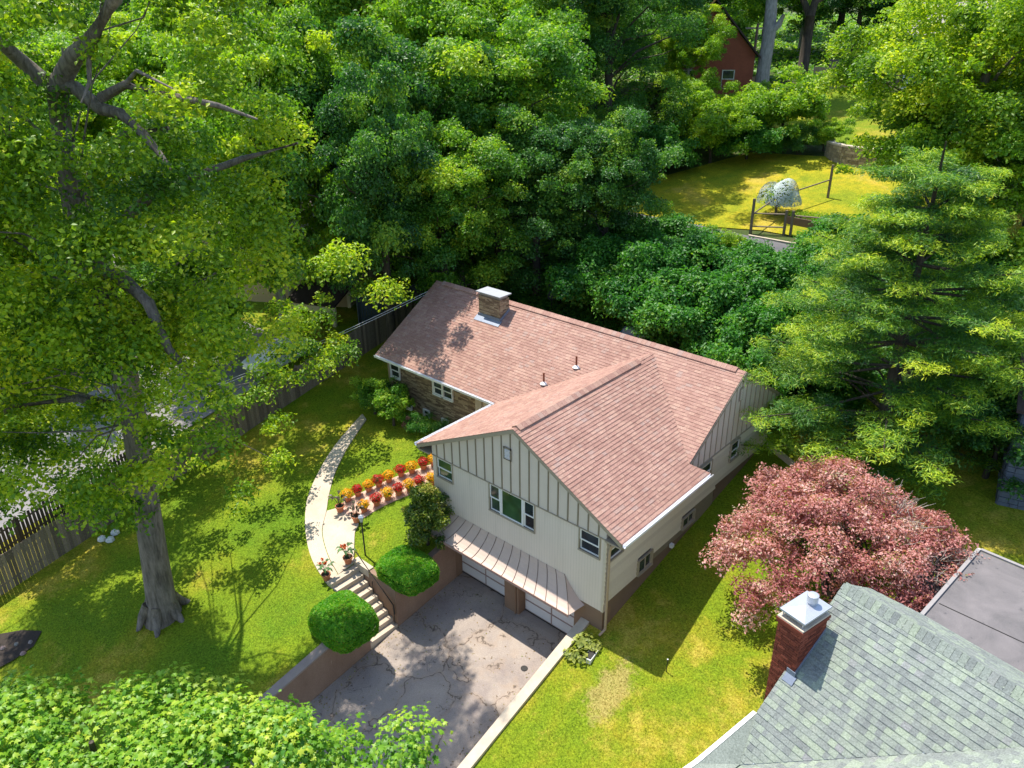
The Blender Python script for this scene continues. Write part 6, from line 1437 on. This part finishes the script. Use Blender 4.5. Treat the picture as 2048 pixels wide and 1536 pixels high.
# garden plot on the back lawn
gd_ = empty('raised_bed', (.9, 33.3, Tz(.9, 33.3)), R(-5), 'raised wooden vegetable bed behind the rail fence on the back lawn', 'garden bed')
gd_.scale = (.7, .8, .7)
for (a, b) in (((-2.1, -1.1, -.3), (2.2, -1.0, .55)), ((-2.1, 1.0, -.1), (2.2, 1.1, .6)), ((-2.1, -1.0, -.3), (-2.0, 1.0, .55)), ((2.1, -1.0, -.3), (2.2, 1.0, .55))): BX('board', a, b, M_rawwood, gd_)
BX('soil', (-2.0, -1.0, -.3), (2.1, 1.0, .45), M_soil, gd_)
n = 2600; P_ = np.stack([rng.uniform(-1.9, 2.0, n), rng.uniform(-.9, .9, n), .5+.45*rng.random(n)], -1); link('plants', leaf_mesh('bed_plants', P_, unit(rng.normal(size=(n, 3))+np.array([0, 0, .5])), .06*np.ones(n), rng.random(n), L_light), gd_, 'stuff')
rf = empty('rail_fence', (-1.9, 30.3, Tz(-1.9, 30.3)), 0, 'dark post and rail fence round the vegetable plot', 'fence')
rp = [(-1.9, 30.4), (.1, 31.0), (.5, 31.1), (3.2, 31.5), (.2, 37.4), (-1.7, 33.5)]
for i, (x, y) in enumerate(rp):
    z_ = Tz(x, y)-rf.location.z; hh = 2.3 if i in (0, 4) else 1.6; BX('post', (x+1.9-.07, y-30.3-.07, z_-.2), (x+1.9+.07, y-30.3+.07, z_+hh), M_wood, rf)
for i, j in ((0, 1), (2, 3), (0, 5), (5, 4)):
    a, b = rp[i], rp[j]
    for hz in ((1.35, .5) if i == 0 and j == 1 else (1.3,)): MB().tube([(a[0]+1.9, a[1]-30.3, Tz(*a)-rf.location.z+hz), (b[0]+1.9, b[1]-30.3, Tz(*b)-rf.location.z+hz)], .05, 5).build('rail', M_wood, rf)
nt_ = empty('netted_bush', (-1.5, 33.6, Tz(-1.5, 33.6)), 0, 'bush draped with pale bird netting on the back lawn', 'bush')
P_ = ellip_clumps(26, 1.1, 1.1, 1.0, 1.3); p2, n2, ci = clumps_to_leaves(P_, rng.uniform(.3, .5, 26), 3500); link('foliage', leaf_mesh('netted_leaves', p2, n2, .07*np.ones(3500), rng.random(3500), L_mid), nt_)
n = 2600; d = unit(rng.normal(size=(n, 3))); d[:, 2] = np.abs(d[:, 2]); Pn = d*np.array([1.45, 1.3, 1.5])*(1+.12*np.sin(d[:, :1]*6)); Pn[:, 2] += .9; link('netting', leaf_mesh('net_threads', Pn, d, .13*np.ones(n), rng.random(n), M_net, 'needle'), nt_, 'stuff')
o = MB().box((-1.8, 29.85, Tz(0, 29.9)-.1), (3.5, 30.05, Tz(0, 30)+.12)).build('stone_kerb', M_cap); tag(o, 'pale stone kerb between the vegetable plot and the lane', 'kerb')
sw = empty('stone_wall', (-3.6, 44.2, Tz(-3.6, 44.2)), 0, 'curved dry stone wall at the top of the back lawn', 'wall')
pw = [(-3.6, 46.2), (-3.3, 45.0), (-2.6, 44.2), (-1.6, 43.6), (-.2, 43.3), (2, 43.2)]
for a, b in zip(pw[:-1], pw[1:]):
    A_, B_ = Vector((*a, 0)), Vector((*b, 0)); L_ = (B_-A_).length; d_ = (B_-A_).normalized(); z0_ = 10.2
    O_ = A_+Vector((0, 0, z0_))-Vector(sw.location)
    tl = tile_surface(tuple(O_), tuple(d_), (0, 0, 1), [[(0, 0), (L_, 0), (L_, 1.7), (0, 1.7)]], .21, .25, .5, .05, True, .02, False)
    place_tiles(tl, 'stone', M_stoneblk, sw, Matrix.Translation(sw.location))
    n_ = d_.cross(Vector((0, 0, 1)))*-.4; MB().prism([tuple(O_), tuple(O_+d_*L_), tuple(O_+d_*L_+n_), tuple(O_+n_)], (0, 0, 1.7)).build('core', M_stone, sw)
    MB().prism([tuple(O_+Vector((0, 0, 1.702))-n_*.15), tuple(O_+d_*L_+Vector((0, 0, 1.702))-n_*.15), tuple(O_+d_*L_+n_*1.1+Vector((0, 0, 1.702))), tuple(O_+n_*1.1+Vector((0, 0, 1.702)))], (0, 0, .12)).build('coping', M_cap, sw)
pl_ = empty('utility_pole', (-17.3, 59.5, Tz(-17.3, 59.5)), 0, 'wooden utility pole with one crossarm beside the leaning trunk', 'utility pole'); MB().tube([(0, 0, -.3), (.1, 0, 6.2)], [.16, .13], 8).build('pole', M_rawwood, pl_); BX('crossarm', (-1.1, -.08, 5.7), (.9, .04, 5.85), M_cap, pl_)
# parked car beyond the left fence
car = empty('parked_car', (-17.6, 4.2, Tz(-17.6, 4.2)+.05), R(100), 'white car parked beyond the left fence, seen through the oak leaves', 'car')
body = [(-2.1, .35), (-2.15, .75), (-1.5, .95), (-.9, 1.4), (.7, 1.42), (1.4, .98), (2.1, .85), (2.2, .4)]
MB().prism([(x, -.85, z) for x, z in body], (0, 1.7, 0)).build('body', M_white, car)
MB().prism([(x, -.86, z) for x, z in ((-1.35, .98), (-.85, 1.34), (.65, 1.36), (1.2, 1.0))], (0, -.01, 0)).build('side_window', M_glass, car)
MB().prism([(.72, -.75, 1.41), (.72, .75, 1.41), (1.36, .75, 1.02), (1.36, -.75, 1.02)], (.02, 0, .03)).build('windscreen', M_glass, car)
for x_ in (-1.35, 1.4):
    for y_ in (-.87, .72): MB().tube([(x_, y_, .33), (x_, y_+.16, .33)], .33, 14).build('wheel', M_dark, car)
# twin service wires crossing the left yard
for i, dz in enumerate((0, .12)):
    w0, w1 = Vector((-14.5, -18, 5.6+dz)), Vector((-9.0, 8.9, 8.15+dz)); pts = [w0.lerp(w1, k/14)-Vector((0, 0, 1.1*math.sin(math.pi*k/14))) for k in range(15)]
    o = MB().tube(pts, .012, 4).build('service_wire', simple('pale_cable%d' % i, (.55, .55, .55), .05)); tag(o, ['lower pale service wire crossing above the board fence', 'upper pale service wire crossing above the board fence'][i], 'wire')
